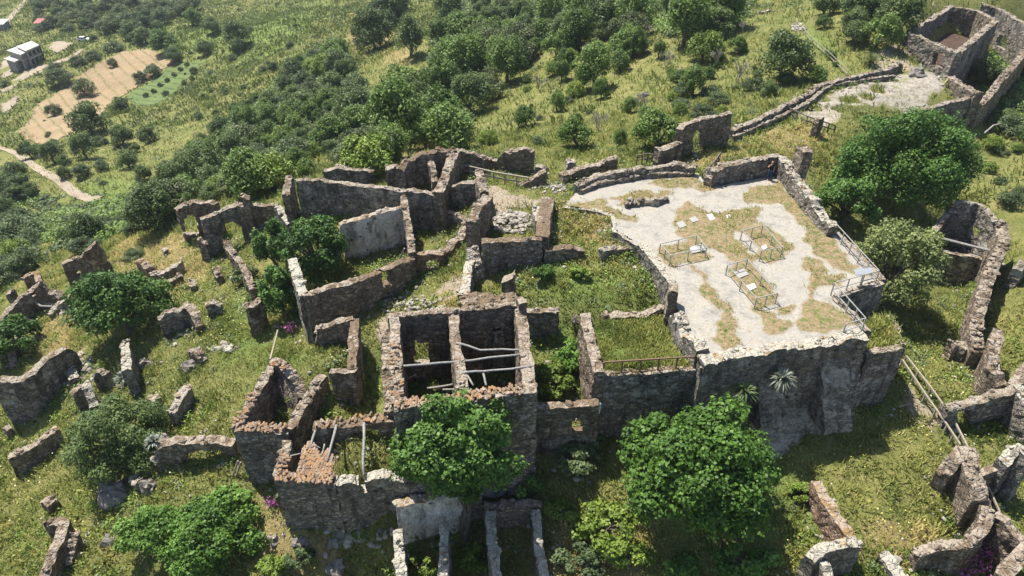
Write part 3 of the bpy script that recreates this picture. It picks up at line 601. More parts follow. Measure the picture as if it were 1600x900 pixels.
wall('outer_wall', A((1143,202,.7),(1180,187,.75),(1230,163,.8),(1255,150,.8),(1285,130,.9),(1320,122,.9),(1345,116,1.0),(1385,108,1.1),(1408,100,1.2)), M['grey'], lg, th=.7, base=-2, jag=.12, caps=2)
wall('inner_wall', A((1146,212,.25),(1198,190,.3),(1232,174,.4),(1262,160,.4),(1283,143,.6)), M['grey'], lg, th=.5, base=-1.2, jag=.06)
wall('outer_wall', A((1283,140,.6),(1300,132,.6),(1345,124,.6),(1398,117,.7)), M['grey'], lg, th=.5, base=-1.5, jag=.08)
frag('stumpy broken stone pillar standing beside the rock-cut pits', A((1276,186,1.3),(1284,187,1.4)), M['brown'], name='broken_pillar', cat='pillar', th=.9, base=-.9, jag=.25, caps=4)
frag('shaded wall along the near edge of the rocky plateau, behind the great fig tree', A((1440,170,.1),(1470,163,.2),(1514,153,.2)), M['grey'], name='retaining_wall', cat='wall', th=.7, base=-4.5, jag=.08)
frag('thick broken wall block at the right end of the rocky plateau', A((1484,120,.8),(1500,130,.8),(1530,146,.9)), M['brown'], th=1.0, base=-4.5, jag=.2, caps=2)
# hilltop roofless house
hh = thing('roofless_house', 'roofless square hilltop house with reddish dark interior and one black doorway, top right', 'ruined house', cen(A((1490,60,0))))
wall('left_wall', A((1419,50,2.8),(1452,30,2.8),(1486,10,2.9)), M['grey'], hh, th=.8, base=-1, jag=.18, res=.35)
wall('back_wall', A((1486,9,2.9),(1530,16,2.8),(1556,32,2.8)), M['brown'], hh, th=.8, base=-4, jag=.18, res=.35)
wall('right_wall', A((1556,32,2.8),(1530,54,2.8),(1498,81,2.8)), M['grey'], hh, th=.9, base=-5, jag=.14, res=.3)
wall('front_wall', A((1419,51,2.8),(1460,67,2.7),(1498,82,2.8)), M['grey'], hh, th=.8, base=-3, jag=.09, res=.2, holes=[[(1455,101),(1459,79),(1475,84),(1472,106)]])
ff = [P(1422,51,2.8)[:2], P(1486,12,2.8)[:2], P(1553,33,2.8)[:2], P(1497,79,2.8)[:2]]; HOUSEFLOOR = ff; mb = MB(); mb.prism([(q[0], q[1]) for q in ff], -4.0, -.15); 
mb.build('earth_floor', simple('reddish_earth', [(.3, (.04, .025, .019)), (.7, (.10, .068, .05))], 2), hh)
frag('far wall with an arched gap running right from behind the hilltop house', A((1535,6,2.7),(1560,12,2.5),(1600,36,2.2),(1640,60,2)), M['grey'], th=.8, base=-4.5, jag=.12, res=.3, holes=[[(1556,72),(1556,62),(1563,55),(1571,56),(1575,66),(1570,78)]])
frag('crumbling wall descending from the right edge to the corner of the rocky plateau', A((1612,66,.6),(1590,95,.4),(1560,128,.2),(1545,150,0),(1528,164,-.4)), M['brown'], th=.9, base=-5, jag=.25, caps=3)
frag('small ruined hut of bleached stone among the trees at the very top', A((1188,18,-.8),(1218,16,-.8)), M['grey'], name='ruined_hut', cat='ruined hut', th=.7, base=-4.5, jag=.12, res=.35)
# right side ruin
rr = thing('roofless_house', 'narrow roofless house on the right, its gable with one small square window', 'ruined house', cen(A((1510,380,-7))))
wall('gable_wall', A((1486,324,-2.0),(1494,314,-1.3),(1530,318,-1.3),(1564,352,-1.6)), M['grey'], rr, th=.6, base=-7.5, jag=.06, res=.17, holes=[[(1514,368),(1519,353),(1532,357),(1528,372)]])
wall('right_wall', A((1566,348,-1.6),(1568,380,-1.9),(1552,415,-2.4),(1538,455,-3.0),(1530,490,-3.6),(1524,520,-4.2),(1530,548,-4.8)), M['brown'], rr, th=1.0, base=-8.2, jag=.25, caps=4)
wall('left_wall', A((1486,324,-2.2),(1470,346,-2.8),(1455,368,-3.4),(1444,392,-4.4)), M['grey'], rr, th=.6, base=-9, jag=.15)
wall('cross_wall', A((1456,388,-4.8),(1490,396,-4.7),(1536,404,-4.6)), M['grey'], rr, th=.5, base=-8, jag=.06)
mb = MB(); mb.tube(A((1453,368,-3.4),(1500,380,-3.4),(1560,395,-3.2)), [.13, .12, .1], 7); mb.build('roof_beam', M['wood'], rr)
frag('short rubble stub at the foot of the right-hand house wall', A((1485,540,-5.2),(1500,533,-5.0),(1513,545,-5.2)), M['brown'], th=.7, base=-7.2, jag=.25, caps=4)
frag('narrow pointed wall remnant standing free right of the roofless right-hand house', A((1562,514,-3.2),(1554,545,-3.6),(1552,572,-4.0),(1566,600,-4.6)), M['brown'], th=.85, base=-7.8, jag=.2, caps=3)
frag('dark broken wall lump on the right edge of the picture, grass around it', A((1588,424,-3.0),(1604,410,-2.6)), M['grey'], th=.9, base=-6.5, jag=.25)
frag('slanting wall end at the right edge above the long lintel wall', A((1584,600,-4.0),(1612,566,-3.6)), M['brown'], th=.8, base=-7.5, jag=.15)
lr = thing('ruined_room', 'broken room corner with a long lintel wall, doorway and tall lit end slab', 'ruined house', cen(A((1545,660,-7))))
wall('lintel_wall', A((1478,636,-5.0),(1505,632,-4.9),(1548,618,-4.4),(1594,603,-4.0)), M['grey'], lr, th=.75, base=-8.2, jag=.12, caps=2, res=.2, holes=[[(1496,646),(1515,642),(1515,672),(1496,676)]])
wall('end_wall', A((1592,604,-4.0),(1606,630,-4.2),(1625,650,-4.4)), M['bastion'], lr, th=.7, base=-8.4, jag=.12)
frag('short thick rubble spur leaning out to the left below the wooden handrails', A((1505,703,-5.2),(1488,722,-5.5),(1474,740,-6.0)), M['brown'], th=.9, base=-8.2, jag=.2, caps=3)
frag('thick rubble wall dropping between the handrails and the meadow', A((1510,700,-5.0),(1522,735,-5.2),(1530,765,-5.5),(1532,782,-5.9)), M['brown'], th=1.1, base=-8.8, jag=.22, caps=3)
frag('curving low wall closing the lower right corner of the meadow', A((1540,780,-6.0),(1544,800,-6.1),(1536,828,-6.4),(1512,848,-6.6),(1470,852,-6.8),(1432,862,-7.0)), M['brown'], th=.7, base=-10, jag=.18, caps=3)
frag('big leaning lit wall slab at the right edge, seen nearly flat', A((1566,722,-4.6),(1590,702,-4.0),(1615,720,-4.0)), M['bastion'], th=.8, base=-9, jag=.15, caps=1)
frag('small triangular wall piece in the shadow left of the big lit slab', A((1532,738,-5.6),(1564,726,-5.2)), M['brown'], th=.6, base=-8.4, jag=.12)
frag('low wall running off the lower right edge beside the handrails', A((1556,802,-6.3),(1580,825,-6.4),(1608,850,-6.5)), M['brown'], th=.7, base=-9, jag=.14)
frag('wall top in the extreme lower right corner', A((1606,852,-6.4),(1586,875,-6.8),(1565,905,-7.2)), M['brown'], th=.8, base=-10, jag=.14)
lb = thing('ruined_wall', 'isolated corner wall with a red brick flank standing in the meadow at the bottom right', 'ruined wall', cen(A((1310,830,-8))))
wall('brick_flank', A((1275,752,-6.0),(1300,795,-6.0),(1332,843,-6.0)), M['brick'], lb, th=.7, base=-9.4, jag=.06, caps=.6)
wall('near_wall', A((1342,846,-5.9),(1310,851,-5.9),(1280,858,-6.0),(1266,872,-6.4)), M['bastion'], lb, th=.75, base=-9.8, jag=.1)
frag('low stub of wall at the bottom edge below the red brick corner', A((1380,862,-7.4),(1394,880,-7.5),(1412,905,-7.6)), M['bastion'], th=.8, base=-10, jag=.12)
frag('thin wall end below the isolated brick corner', A((1286,872,-6.6),(1294,905,-6.9)), M['bastion'], th=.6, base=-10, jag=.14)
# ------------------------------------------------------------------ big roofless house in the middle
def tiles(mb, a, b, w, n, rng, spread=.75, lift=.03):
    a = Vector(a); b = Vector(b); d = (b-a).normalized(); s = d.cross(Vector((0, 0, 1))).normalized()
    for _ in range(n):
        c = a.lerp(b, rng.random())+s*rng.uniform(-w/2, w/2)+Vector((0, 0, lift+rng.uniform(-.02, .08)))
        tile(mb, c, s*rng.choice((1, -1))+d*rng.uniform(-spread, spread)+Vector((0, 0, rng.uniform(-.25, .25))), rng)
def tile(mb, c, dr, rng, L=.34, r=.085):
    dr = Vector(dr).normalized(); u = dr.cross(Vector((0, 0, 1))).normalized(); v = u.cross(dr); L *= rng.uniform(.6, 1.1); vs = []
    for e in (-.5, .5):
        for k in range(5):
            t = math.pi*k/4; rr = r*(1 if e < 0 else .82)
            vs.append(Vector(c)+dr*(L*e)+u*(rr*math.cos(t))+v*(rr*math.sin(t)))
    mb.add(vs, [(k, k+1, 6+k, 5+k) for k in range(4)], rng.random())
rng = random.Random(5)
bh = thing('roofless_house', 'large square roofless central house with a dividing wall and bare grey roof beams', 'ruined house', cen(A((720,560,-5))))
HB = -6.2
wall('back_wall', A((606,494,.45),(660,488,.5),(728,482,.5),(812,472,.55)), M['brown'], bh, th=.55, base=HB, jag=.07, res=.18, caps=1.2, holes=[[(647,569),(647,534),(671,533),(673,567)],[(769,540),(769,517),(774,511),(781,511),(785,517),(785,540)]])
wall('back_plaster', A((769,520,-1.4),(786,518,-1.4)), M['grey'], bh, th=.3, base=-4.4, jag=.02, caps=0)
wall('left_wall', A((616,498,.45),(619,560,.45),(622,630,.4)), M['brown'], bh, th=.75, base=HB-1, jag=.1, caps=2.5)
wall('partition_wall', A((708,490,.35),(714,545,.3),(724,608,.3)), M['brown'], bh, th=.7, base=HB, jag=.1, caps=2)
wall('right_wall', A((812,482,.5),(820,540,.45),(830,606,.4)), M['brown'], bh, th=.8, base=HB-1, jag=.07, caps=1)
wall('front_wall', A((615,636,.4),(690,628,.4),(760,618,.4),(837,606,.45)), M['grey'], bh, th=.75, base=-7.8, jag=.08, res=.2, caps=1, holes=[[(758,660),(758,636),(766,625),(788,622),(788,652)]])
for a_, b_, n_ in ((P(618,540,.45), P(621,628,.45), 45), (P(617,634,.45), P(690,626,.45), 50), (P(690,626,.45), P(815,608,.45), 100)):
    mb = MB(); tiles(mb, a_, b_, .65, n_, rng); mb.build('tile_coping', M['tile'], bh)
wall('rear_block', A((722,472,.35),(760,468,.4),(808,466,.45)), M['rust'], bh, th=1.6, base=-4, jag=.12, caps=4)
wall('corner_pillar', A((812,464,1.0),(818,478,1.0)), M['brown'], bh, th=.6, base=-4, jag=.12)
wall('outer_pier', A((602,520,-1.6),(606,575,-2.4),(606,640,-3.4)), M['brown'], bh, th=.7, base=-8.5, jag=.3, caps=2)
def beam(parent, pts, r, name='roof_beam', mat='wood'):
    mb = MB(); P3 = [Vector(p) for p in pts]; Q = []
    for a, b in zip(P3[:-1], P3[1:]): Q += [a.lerp(b, k/4) for k in range(4)]
    Q.append(P3[-1]); Q = [q+nv(q, .9, r*1.1)+nv(q, 3.1, r*.35) for q in Q]
    mb.tube(Q, [r*(1-.25*i/len(Q)) for i in range(len(Q))], 7); return mb.build(name, M[mat], parent, smooth=True)
beam(bh, A((712,536,.35),(751,547,.1),(818,547,.4)), .078)
beam(bh, A((620,574,.35),(710,566,.25),(820,553,.45)), .082)
beam(bh, A((716,584,.3),(770,579,.3),(830,573,.45)), .078)
beam(bh, A((722,576,.2),(740,603,.2)), .07); beam(bh, A((754,580,.2),(760,604,.2)), .07)
beam(bh, A((668,607,-3.9),(712,600,-3.5)), .08); beam(bh, A((692,609,-3.4),(714,609,-3.3)), .07); beam(bh, A((634,594,-2.6),(650,586,-2.2)), .07)
frag('slim low wall running back from the big roofless house towards the rubble-filled ruin', A((734,408,-.9),(730,430,-.7),(724,462,-.1)), M['bastion'], th=.7, base=-3.8, jag=.08)
# small ruin with the rubble floor
sr = thing('ruined_house', 'small three-sided ruin full of pale rubble, one wide wall top of brown grass', 'ruined house', cen(A((800,390,-2.3))))
wall('front_wall', A((752,376,.45),(790,374,.45),(846,372,.45)), M['rust'], sr, th=.8, base=-3.4, jag=.06, caps=.8)
wall('right_wall', A((846,370,.5),(850,340,.6),(856,308,.7)), M['rust'], sr, th=1.25, base=-3.2, jag=.05, caps=.2)
wall('low_extension', A((850,389,-.45),(880,387,-.5),(913,388,-.7)), M['rust'], sr, th=.75, base=-3.2, jag=.08)
wall('left_wall', A((735,344,.7),(748,322,.9),(762,306,1.0)), M['brown'], sr, th=.95, base=-4.2, jag=.15, caps=1.5)
wall('inner_wall', A((843,345,-.1),(838,322,.2)), M['bastion'], sr, th=.8, base=-2.8, jag=.2)
frag('crumbling pale masonry heap at the near left corner of the rubble-filled ruin', A((738,388,-.6),(742,402,-.9),(748,420,-1.6)), M['white'], name='masonry_heap', cat='rubble', th=1.0, base=-4.2, jag=.35, caps=8)
frag('small squarish masonry lump in the weedy yard behind the big house', A((786,432,-.8),(804,432,-.7)), M['brown'], name='masonry_lump', cat='rubble', th=1.0, base=-3.2, jag=.2, caps=2)
def rubble(label, px, py, rx, ry, nst, rmin, rmax, seed, h=.25, mat='rubble'):
    rng = random.Random(seed); mb = MB()
    for _ in range(nst):
        a = rng.uniform(0, 6.28); q = rng.random()**.6; c = G(px+rx*q*math.cos(a), py+ry*q*math.sin(a)); r = rng.uniform(rmin, rmax)
        mb.stone((c[0], c[1], c[2]+r*.3+h*(1-q)*rng.random()), r, rng)
    return mb.build('rubble_heap', M[mat], None, label, 'rubble heap')
rubble('pale rubble filling the floor of the small three-sided ruin', 803, 348, 34, 18, 240, .08, .28, 61, .5)
rubble('loose rubble along the sunken path beside the window wall', 640, 478, 60, 16, 120, .07, .2, 62)
rubble('scattered pale stones below the left fig tree beside the shaded wall', 122, 580, 26, 28, 90, .1, .4, 63)
rubble('sparse pale stones lying in the hillside grass right of the leaning pillar wall', 350, 545, 22, 9, 26, .1, .32, 64)
rubble('rubble spilling from the ring of walls at the far left', 97, 478, 14, 12, 60, .1, .35, 65)
rubble('loose stones by the broken wall ends behind the terrace', 860, 295, 30, 8, 60, .08, .25, 66)
rubble('pale rocks on the slope beside the upper footpath', 1247, 45, 9, 7, 30, .15, .5, 67)
rubble('line of stones at the foot of the hollow by the lower left house', 560, 838, 60, 20, 22, .15, .4, 68)
# back-left hall
bl = thing('roofless_hall', 'big roofless hall at the back left with long dark rear wall and white plaster wall', 'ruined house', cen(A((580,400,-5))))
wall('rear_wall', A((462,281,-.2),(500,279,-.2),(512,284,-.4),(600,293,-.4),(692,303,-.3)), M['grey'], bl, th=.7, base=-5.6, jag=.1, res=.3)
wall('rear_corner', A((452,274,-.6),(446,305,-1.2)), M['brown'], bl, th=.7, base=-5, jag=.12)
wall('right_wall', A((712,231,.8),(702,258,.5),(690,288,.2),(684,303,.1)), M['brown'], bl, th=.95, base=-5, jag=.1, caps=2)
wall('lower_wall', A((692,330,-1.7),(712,332,-1.9),(728,345,-2.0)), M['grey'], bl, th=.6, base=-5, jag=.12)
wall('passage_wall', A((729,347,-2.0),(720,368,-2.1),(704,382,-2.2),(690,394,-2.4)), M['brown'], bl, th=.75, base=-5.4, jag=.14, caps=2)
wall('doorway_wall', A((642,394,-1.9),(665,394,-2.1),(694,396,-2.3)), M['brick'], bl, th=.6, base=-5.4, jag=.08, res=.16, holes=[[(667,422),(667,409),(672,405),(682,406),(686,411),(686,424)]])
wall('dividing_wall', A((630,306,-.5),(637,345,-.9),(645,392,-1.5)), M['brown'], bl, th=.6, base=-5.4, jag=.12, caps=1.5)
wall('plaster_wall', A((530,350,-1.5),(560,340,-1.2),(600,330,-1.0),(632,322,-.9)), M['plaster'], bl, th=.65, base=-6, jag=.1, res=.25)
wall('front_wall', A((546,440,-1.7),(580,428,-1.8),(612,415,-1.9),(644,402,-2.0)), M['rust'], bl, th=.8, base=-6.4, jag=.06, res=.17, caps=1, holes=[[(597,448),(596,427),(612,422),(614,445)]])
wall('front_wall', A((474,462,-1.6),(510,450,-1.6),(549,438,-1.6)), M['brown'], bl, th=.75, base=-8.2, jag=.06)
wall('left_wall', A((456,404,-1.7),(464,430,-1.7),(474,460,-1.6)), M['bastion'], bl, th=.8, base=-8, jag=.12)
mb = MB(); mb.tube(A((623,408,-4.0),(632,388,-2.6)), .07, 6); mb.build('fallen_beam', M['wood'], bl)
ap = thing('ruined_apse', 'rounded ruin shell with a dry ochre rim at the back edge', 'ruined wall', cen(A((660,265,-2))))
wall('curved_wall', A((626,266,-.2),(634,254,.2),(648,243,.5),(672,238,.7),(700,233,.9),(712,231,.9)), M['rust'], ap, th=.9, base=-4, jag=.14, caps=2)
wall('inner_wall', A((668,240,.3),(676,262,-.2),(680,284,-.8)), M['brown'], ap, th=.6, base=-4, jag=.14)
frag('squat rounded wall block just left of the rounded ruin shell', A((602,262,-.6),(620,259,-.5),(640,268,-.8)), M['grey'], th=.9, base=-4, jag=.14)
frag('low broken wall piece standing behind the long rear wall of the hall', A((506,264,-.9),(530,261,-.7),(560,265,-.9),(580,268,-1.0)), M['grey'], th=.8, base=-4.5, jag=.14)
frag('dark wall piece right behind the rounded ruin shell', A((714,233,.4),(730,236,.2),(748,240,0),(757,250,-.6)), M['brown'], th=.7, base=-4, jag=.18)
frag('jagged free-standing wall piece with a notched top on the back edge', A((752,250,-1.2),(780,248,-.9),(790,238,.1),(810,233,.4),(834,236,.3)), M['brown'], th=.7, base=-4, jag=.2, res=.2)
frag('small stone block stack between two jagged walls of the back edge', A((838,258,-.2),(854,262,-.3)), M['grey'], name='masonry_heap', cat='rubble', th=1.0, base=-3, jag=.25, caps=4)
frag('slanting broken wall rising to the right beside the wooden fence', A((812,288,-.9),(832,277,-.3),(852,266,.2)), M['brown'], th=.7, base=-3, jag=.12)
frag('pointed wall piece with a rising top behind the curved parapet', A((876,274,-.1),(905,262,.3),(930,256,.6),(945,248,.9),(964,244,1.0)), M['brown'], th=.75, base=-3.8, jag=.14)
frag('short pale pillar stub at the left end of the pointed wall', A((886,252,.3),(898,249,.4)), M['white'], name='pillar_stub', cat='pillar', th=.9, base=-3.8, jag=.2)
frag('low cross wall with a tall jamb between the hall and the wooden fence', A((706,290,-.4),(728,286,-.1),(744,282,.1)), M['grey'], th=.7, base=-4.4, jag=.16)
frag('tall slender wall jamb right of the hall, facing the wooden fence', A((748,267,1.1),(752,285,.9),(757,300,.7)), M['brown'], name='wall_jamb', cat='ruined wall', th=.8, base=-4, jag=.14)
# gate house on the left
gh = thing('gate_house', 'gable-fronted ruin with a wide arched doorway on the left edge of the hilltop', 'ruined house', cen(A((370,390,-8.6))))
wall('arch_wall', A((313,342,-4.7),(345,329,-4.3),(371,318,-3.9)), M['grey'], gh, th=.7, base=-9.6, jag=.06, res=.17, holes=[[(350,395),(346,356),(352,349),(362,346),(372,350),(380,362),(386,388)]])
wall('right_wall', A((372,319,-3.9),(385,321,-3.9),(428,319,-4.1)), M['brown'], gh, th=.7, base=-9.6, jag=.08, res=.17, holes=[[(350,395),(346,356),(352,349),(362,346),(372,350),(380,362),(386,388)]])
wall('corner_block', A((378,308,-3.0),(390,309,-3.1)), M['brown'], gh, th=.8, base=-8, jag=.2, caps=5)
wall('left_stub', A((309,370,-6.4),(324,378,-6.8)), M['grey'], gh, th=.6, base=-9.8, jag=.2)
rg = frag('rounded broken wall with an arched opening behind the gate house, at the drop of the hill', A((275,328,-5.6),(285,320,-5.3),(305,314,-5.1),(322,315,-5.0),(338,317,-5.0)), M['brown'], th=.8, base=-10.5, jag=.14, res=.2, holes=[[(289,367),(288,342),(294,335),(302,336),(308,345),(309,368)]])
frag('thin crumbling wall descending from the arched doorway towards the viewer', A((353,374,-6.4),(362,392,-6.2),(376,410,-6.0),(384,425,-5.8),(394,450,-5.9)), M['brown'], th=.65, base=-9.4, jag=.22, caps=3)
frag('short wall with a bright top edge between the gate house and the long hall', A((432,320,-3.6),(440,332,-3.6),(454,350,-3.9)), M['bastion'], th=.7, base=-8, jag=.14)
frag('square wall stub standing in weeds left of the dark creeper', A((382,480,-4.6),(396,474,-4.4),(407,466,-4.4)), M['brown'], th=.8, base=-8.6, jag=.16, caps=2)
# lower-left tower house
tw = thing('tower_house', 'tall narrow lower-left house with a broken vaulted niche and orange tiles on its wall tops', 'ruined house', cen(A((430,680,-9))))
wall('left_wall', A((369,667,-4.3),(385,640,-4.2),(402,610,-4.0),(426,566,-3.6)), M['brown'], tw, th=.7, base=-10, jag=.12, caps=1)
wall('front_wall', A((368,669,-4.3),(410,670,-4.3),(450,671,-4.4)), M['grey'], tw, th=.7, base=-10.8, jag=.06)
wall('right_wall', A((450,672,-4.4),(466,646,-4.3),(484,612,-4.2),(506,584,-4.0)), M['brown'], tw, th=.75, base=-8.6, jag=.16, caps=2)
mb = MB(); rngv = random.Random(3)                       # broken vault: quarter barrel leaning on the rear
cv0, cv1 = P(424,566,-3.7), P(470,600,-4.6)
V = []; nu, nw_ = 14, 8
for i in range(nu+1):
    t = math.pi*i/nu*.9
    for j in range(nw_+1):
        s = j/nw_; base_ = Vector(cv0).lerp(Vector(cv1), i/nu); 
        q = base_+Vector((-.15*s, -1.4*s*(1-.25*math.cos(t)), -3.6*s*s+.35*math.sin(t))); V.append(q+nv(q, 1.4, .12))
mb.add(V, [(i*(nw_+1)+j, i*(nw_+1)+j+1, (i+1)*(nw_+1)+j+1, (i+1)*(nw_+1)+j) for i in range(nu) for j in range(nw_)])
mb.build('vault', M['brown'], tw, smooth=True)
wall('rear_wall', A((426,562,-3.5),(446,572,-3.6),(460,588,-4.0),(470,606,-4.6),(470,622,-5.2)), M['brown'], tw, th=.8, base=-9, jag=.12)
for a_, b_, n_ in ((P(370,664,-4.25), P(398,615,-4.0), 45), (P(370,668,-4.25), P(446,670,-4.3), 75), (P(428,566,-3.4), P(448,576,-3.5), 22)):
    mb = MB(); tiles(mb, a_, b_, .62, n_, rng); mb.build('tile_coping', M['tile'], tw)
# L walls above the tower house
lwh = thing('ruined_room', 'L-shaped tall room corner with a brown wall top, between the tower house and the big house', 'ruined house', cen(A((530,600,-6.5))))
wall('back_wall', A((496,512,-2.9),(520,504,-2.7),(552,497,-2.6)), M['brown'], lwh, th=.6, base=-7, jag=.08)
wall('right_wall', A((553,498,-2.6),(553,540,-2.9),(549,577,-3.2)), M['rust'], lwh, th=.75, base=-8, jag=.05, caps=.5)
wall('front_wall', A((516,579,-3.3),(535,579,-3.3),(556,579,-3.2)), M['brown'], lwh, th=.6, base=-8.6, jag=.05)
wall('broken_jamb', A((498,514,-3.2),(492,532,-4.2)), M['bastion'], lwh, th=.6, base=-6.5, jag=.2)
# courtyard house with the tiled remnant
cy_ = thing('roofless_house', 'low roofless front house with a surviving patch of roof tiles and three rafters', 'ruined house', cen(A((540,720,-8))))
wall('back_wall', A((490,664,-4.2),(550,660,-4.1),(617,652,-4.0)), M['rust'], cy_, th=.85, base=-8.4, jag=.08, res=.18, holes=[[(545,760),(549,700),(553,676),(570,671),(590,673),(605,684),(612,705),(612,760)]])
wall('left_wall', A((450,688,-4.6),(442,715,-4.8),(434,742,-5.0)), M['brown'], cy_, th=.7, base=-10.5, jag=.12, caps=2)
wall('front_wall', A((433,745,-5.0),(480,748,-5.0),(527,752,-5.0)), M['grey'], cy_, th=.75, base=-11.4, jag=.05, caps=.5)
wall('front_wall', A((525,752,-5.0),(560,747,-5.1),(600,739,-5.0),(634,748,-5.5)), M['bastion'], cy_, th=.75, base=-11, jag=.13, res=.18, caps=3, holes=[[(557,752),(572,748),(575,769),(564,772)]])
for a_, b_, n_ in ((P(435,742,-4.95), P(447,712,-4.6), 22), (P(434,743,-4.9), P(520,750,-4.9), 80), (P(494,662,-4.05), P(612,651,-3.95), 34)):
    mb = MB(); tiles(mb, a_, b_, .65, n_, rng); mb.build('tile_coping', M['tile'], cy_)
mb = MB(); rp = [(474,699),(488,692),(500,712),(512,704),(524,720),(516,746),(490,748),(464,740)]
for a in range(30):
    for b in range(12):
        x = 462+a*2.3; y = 696+b*4.6
        if inpoly([x], [y], rp)[0] and rng.random() < .93:
            z = -4.55-(y-696)*.008; c = P(x, y, z); tile(mb, c+np.array([rng.uniform(-.03, .03), rng.uniform(-.05, .05), rng.uniform(0, .05)]), (rng.uniform(-.12, .22), 1, .12), rng, L=.46, r=.085)
mb.build('tiled_roof', M['tile'], cy_)
for a, b in (((496,664,-4.1),(484,700,-4.5)),((526,664,-4.0),(512,722,-4.7)),((568,662,-3.95),(568,744,-4.9))): beam(cy_, A(a, b), .09, 'rafter')
beam(cy_, A((490,694,-4.4),(502,700,-4.6)), .05, 'lath'); beam(cy_, A((452,712,-4.8),(470,708,-4.7)), .05, 'lath'); beam(cy_, A((508,694,-4.4),(504,712,-4.6)), .05, 'lath'); beam(cy_, A((520,712,-4.5),(518,724,-4.7)), .05, 'lath')
# lower cells at the bottom edge
ce = thing('ruined_cells', 'row of small roofless cells with narrow parallel walls at the bottom centre', 'ruined house', cen(A((720,850,-9.5))))
wall('front_wall', A((618,786,-6.3),(650,778,-6.2),(690,772,-6.2),(722,768,-6.3)), M['plaster'], ce, th=.7, base=-10.6, jag=.1, caps=2)
wall('front_wall', A((715,770,-6.6),(752,760,-6.4)), M['grey'], ce, th=.7, base=-10.4, jag=.1)
wall('back_wall', A((756,790,-7.2),(800,788,-7.3),(846,786,-7.4)), M['brown'], ce, th=.6, base=-10.6, jag=.1)
for pts in (((622,828,-7.4),(624,860,-7.6),(628,902,-7.8)),((695,820,-7.4),(694,860,-7.6),(692,905,-7.8)),((766,800,-7.2),(770,850,-7.4),(776,905,-7.6)),((838,796,-7.4),(841,850,-7.8),(850,905,-8.2))):
    wall('dividing_wall', A(*pts), M['bastion'], ce, th=.62, base=-11.5, jag=.12, caps=1.5)
# left hillside fragments
frag('two-step wall with a small hole on the far left slope, taller at its right end', A((96,411,-9.4),(114,404,-9.2),(131,399,-9.0),(134,392,-8.4),(150,378,-7.9),(158,392,-8.9)), M['brown'], th=.7, base=-13, jag=.1, res=.16, holes=[[(119,430),(119,425),(125,423),(126,429)]])
frag('long sloping wall with an oval hole at the left edge of the photo', A((-12,508,-12.4),(15,482,-11.6),(32,465,-10.9),(64,442,-10.4),(72,455,-11.2)), M['brown'], th=.8, base=-16.5, jag=.12, res=.18, holes=[[(51,466),(50,461),(54,457),(60,459),(60,466),(55,468)]])
frag('small roofless outhouse block behind the long sloping wall', A((36,436,-11.6),(44,428,-11.3),(58,427,-11.2),(60,440,-11.4)), M['brick'], name='ruined_outhouse', cat='ruined house', th=.6, base=-15.5, jag=.1)
frag('tiny broken chimney stub alone at the far left', A((12,456,-13.4),(20,456,-13.4)), M['grey'], name='chimney_stub', cat='chimney', th=1.0, base=-16.5, jag=.12)
frag('dark inner wall lump right of the oval-holed wall', A((77,456,-11.1),(88,454,-11.0),(96,464,-11.5)), M['brown'], th=.9, base=-14.6, jag=.2)
frag('low rubble-topped wall beside the left fig tree', A((78,492,-12.2),(90,474,-11.6),(110,464,-11.0)), M['white'], th=.7, base=-14, jag=.16, caps=3)
frag('collapsed inner wall under a fallen pole in the far left ruins', A((42,488,-12.8),(50,476,-12.3),(70,470,-12.2),(80,476,-12.3)), M['brown'], th=.7, base=-15.2, jag=.16)
for lab, a in (('thin bleached pole lying across the far left ruin room', ((52,470,-11.7),(64,478,-11.9),(82,479,-11.8))),('short grey pole lying in dry grass below the far left ruins', ((36,494,-12.7),(46,499,-12.8),(57,506,-12.9)))):
    mb = MB(); mb.tube(A(*a), .09, 6); mb.build('wooden_pole', M['wood'], None, lab, 'pole')
frag('broad wall block with a sunlit right pier, standing alone right of the left fig tree', A((247,498,-7.6),(262,486,-7.2),(280,482,-7.0),(294,474,-6.8)), M['grey'], th=.8, base=-11.4, jag=.14)
frag('narrow pier leaning against the right end of the broad lone wall block', A((294,473,-6.7),(304,492,-7.2),(312,510,-7.9)), M['brown'], th=.8, base=-10.8, jag=.16)
frag('small trapezoid wall stub alone in the grass below the gate house', A((321,475,-7.0),(334,471,-6.9),(346,478,-7.4)), M['grey'], th=.7, base=-9.6, jag=.12)
frag('curved remnant of a small room, bright topped, above the left fig tree', A((236,428,-9.2),(256,424,-9.0),(272,416,-8.6),(284,409,-8.2)), M['white'], th=.7, base=-11.4, jag=.12)
frag('small reddish stone lump beside the bush above the left fig tree', A((216,404,-9.0),(226,410,-9.0),(236,422,-9.3)), M['brick'], th=.9, base=-11.6, jag=.18)
frag('single slim stone standing in the dry grass', A((299,436,-8.4),(302,446,-8.4)), M['white'], name='standing_stone', cat='stone', th=.6, base=-10, jag=.2)
frag('tiny rock outcrop in ochre grass left of the gate house', A((254,392,-9.6),(262,388,-9.5)), M['white'], name='standing_stone', cat='stone', th=.7, base=-11.5, jag=.2)
frag('tall leaning wall end in the shade under the left fig tree, bright on its edge', A((194,533,-8.0),(196,552,-8.1),(198,580,-8.3)), M['bastion'], th=.75, base=-12.6, jag=.14)
frag('great curved retaining wall in shadow at the left edge of the photo', A((-14,592,-9.8),(32,592,-9.8),(52,580,-9.6),(72,562,-9.4),(100,544,-9.6),(112,548,-10.4)), M['grey'], th=.8, base=-16, jag=.1)
frag('low retaining wall with a pale edge below the great curved wall', A((12,716,-12.9),(40,702,-12.6),(64,686,-12.2),(90,666,-12.0)), M['brown'], th=.7, base=-16.5, jag=.1)
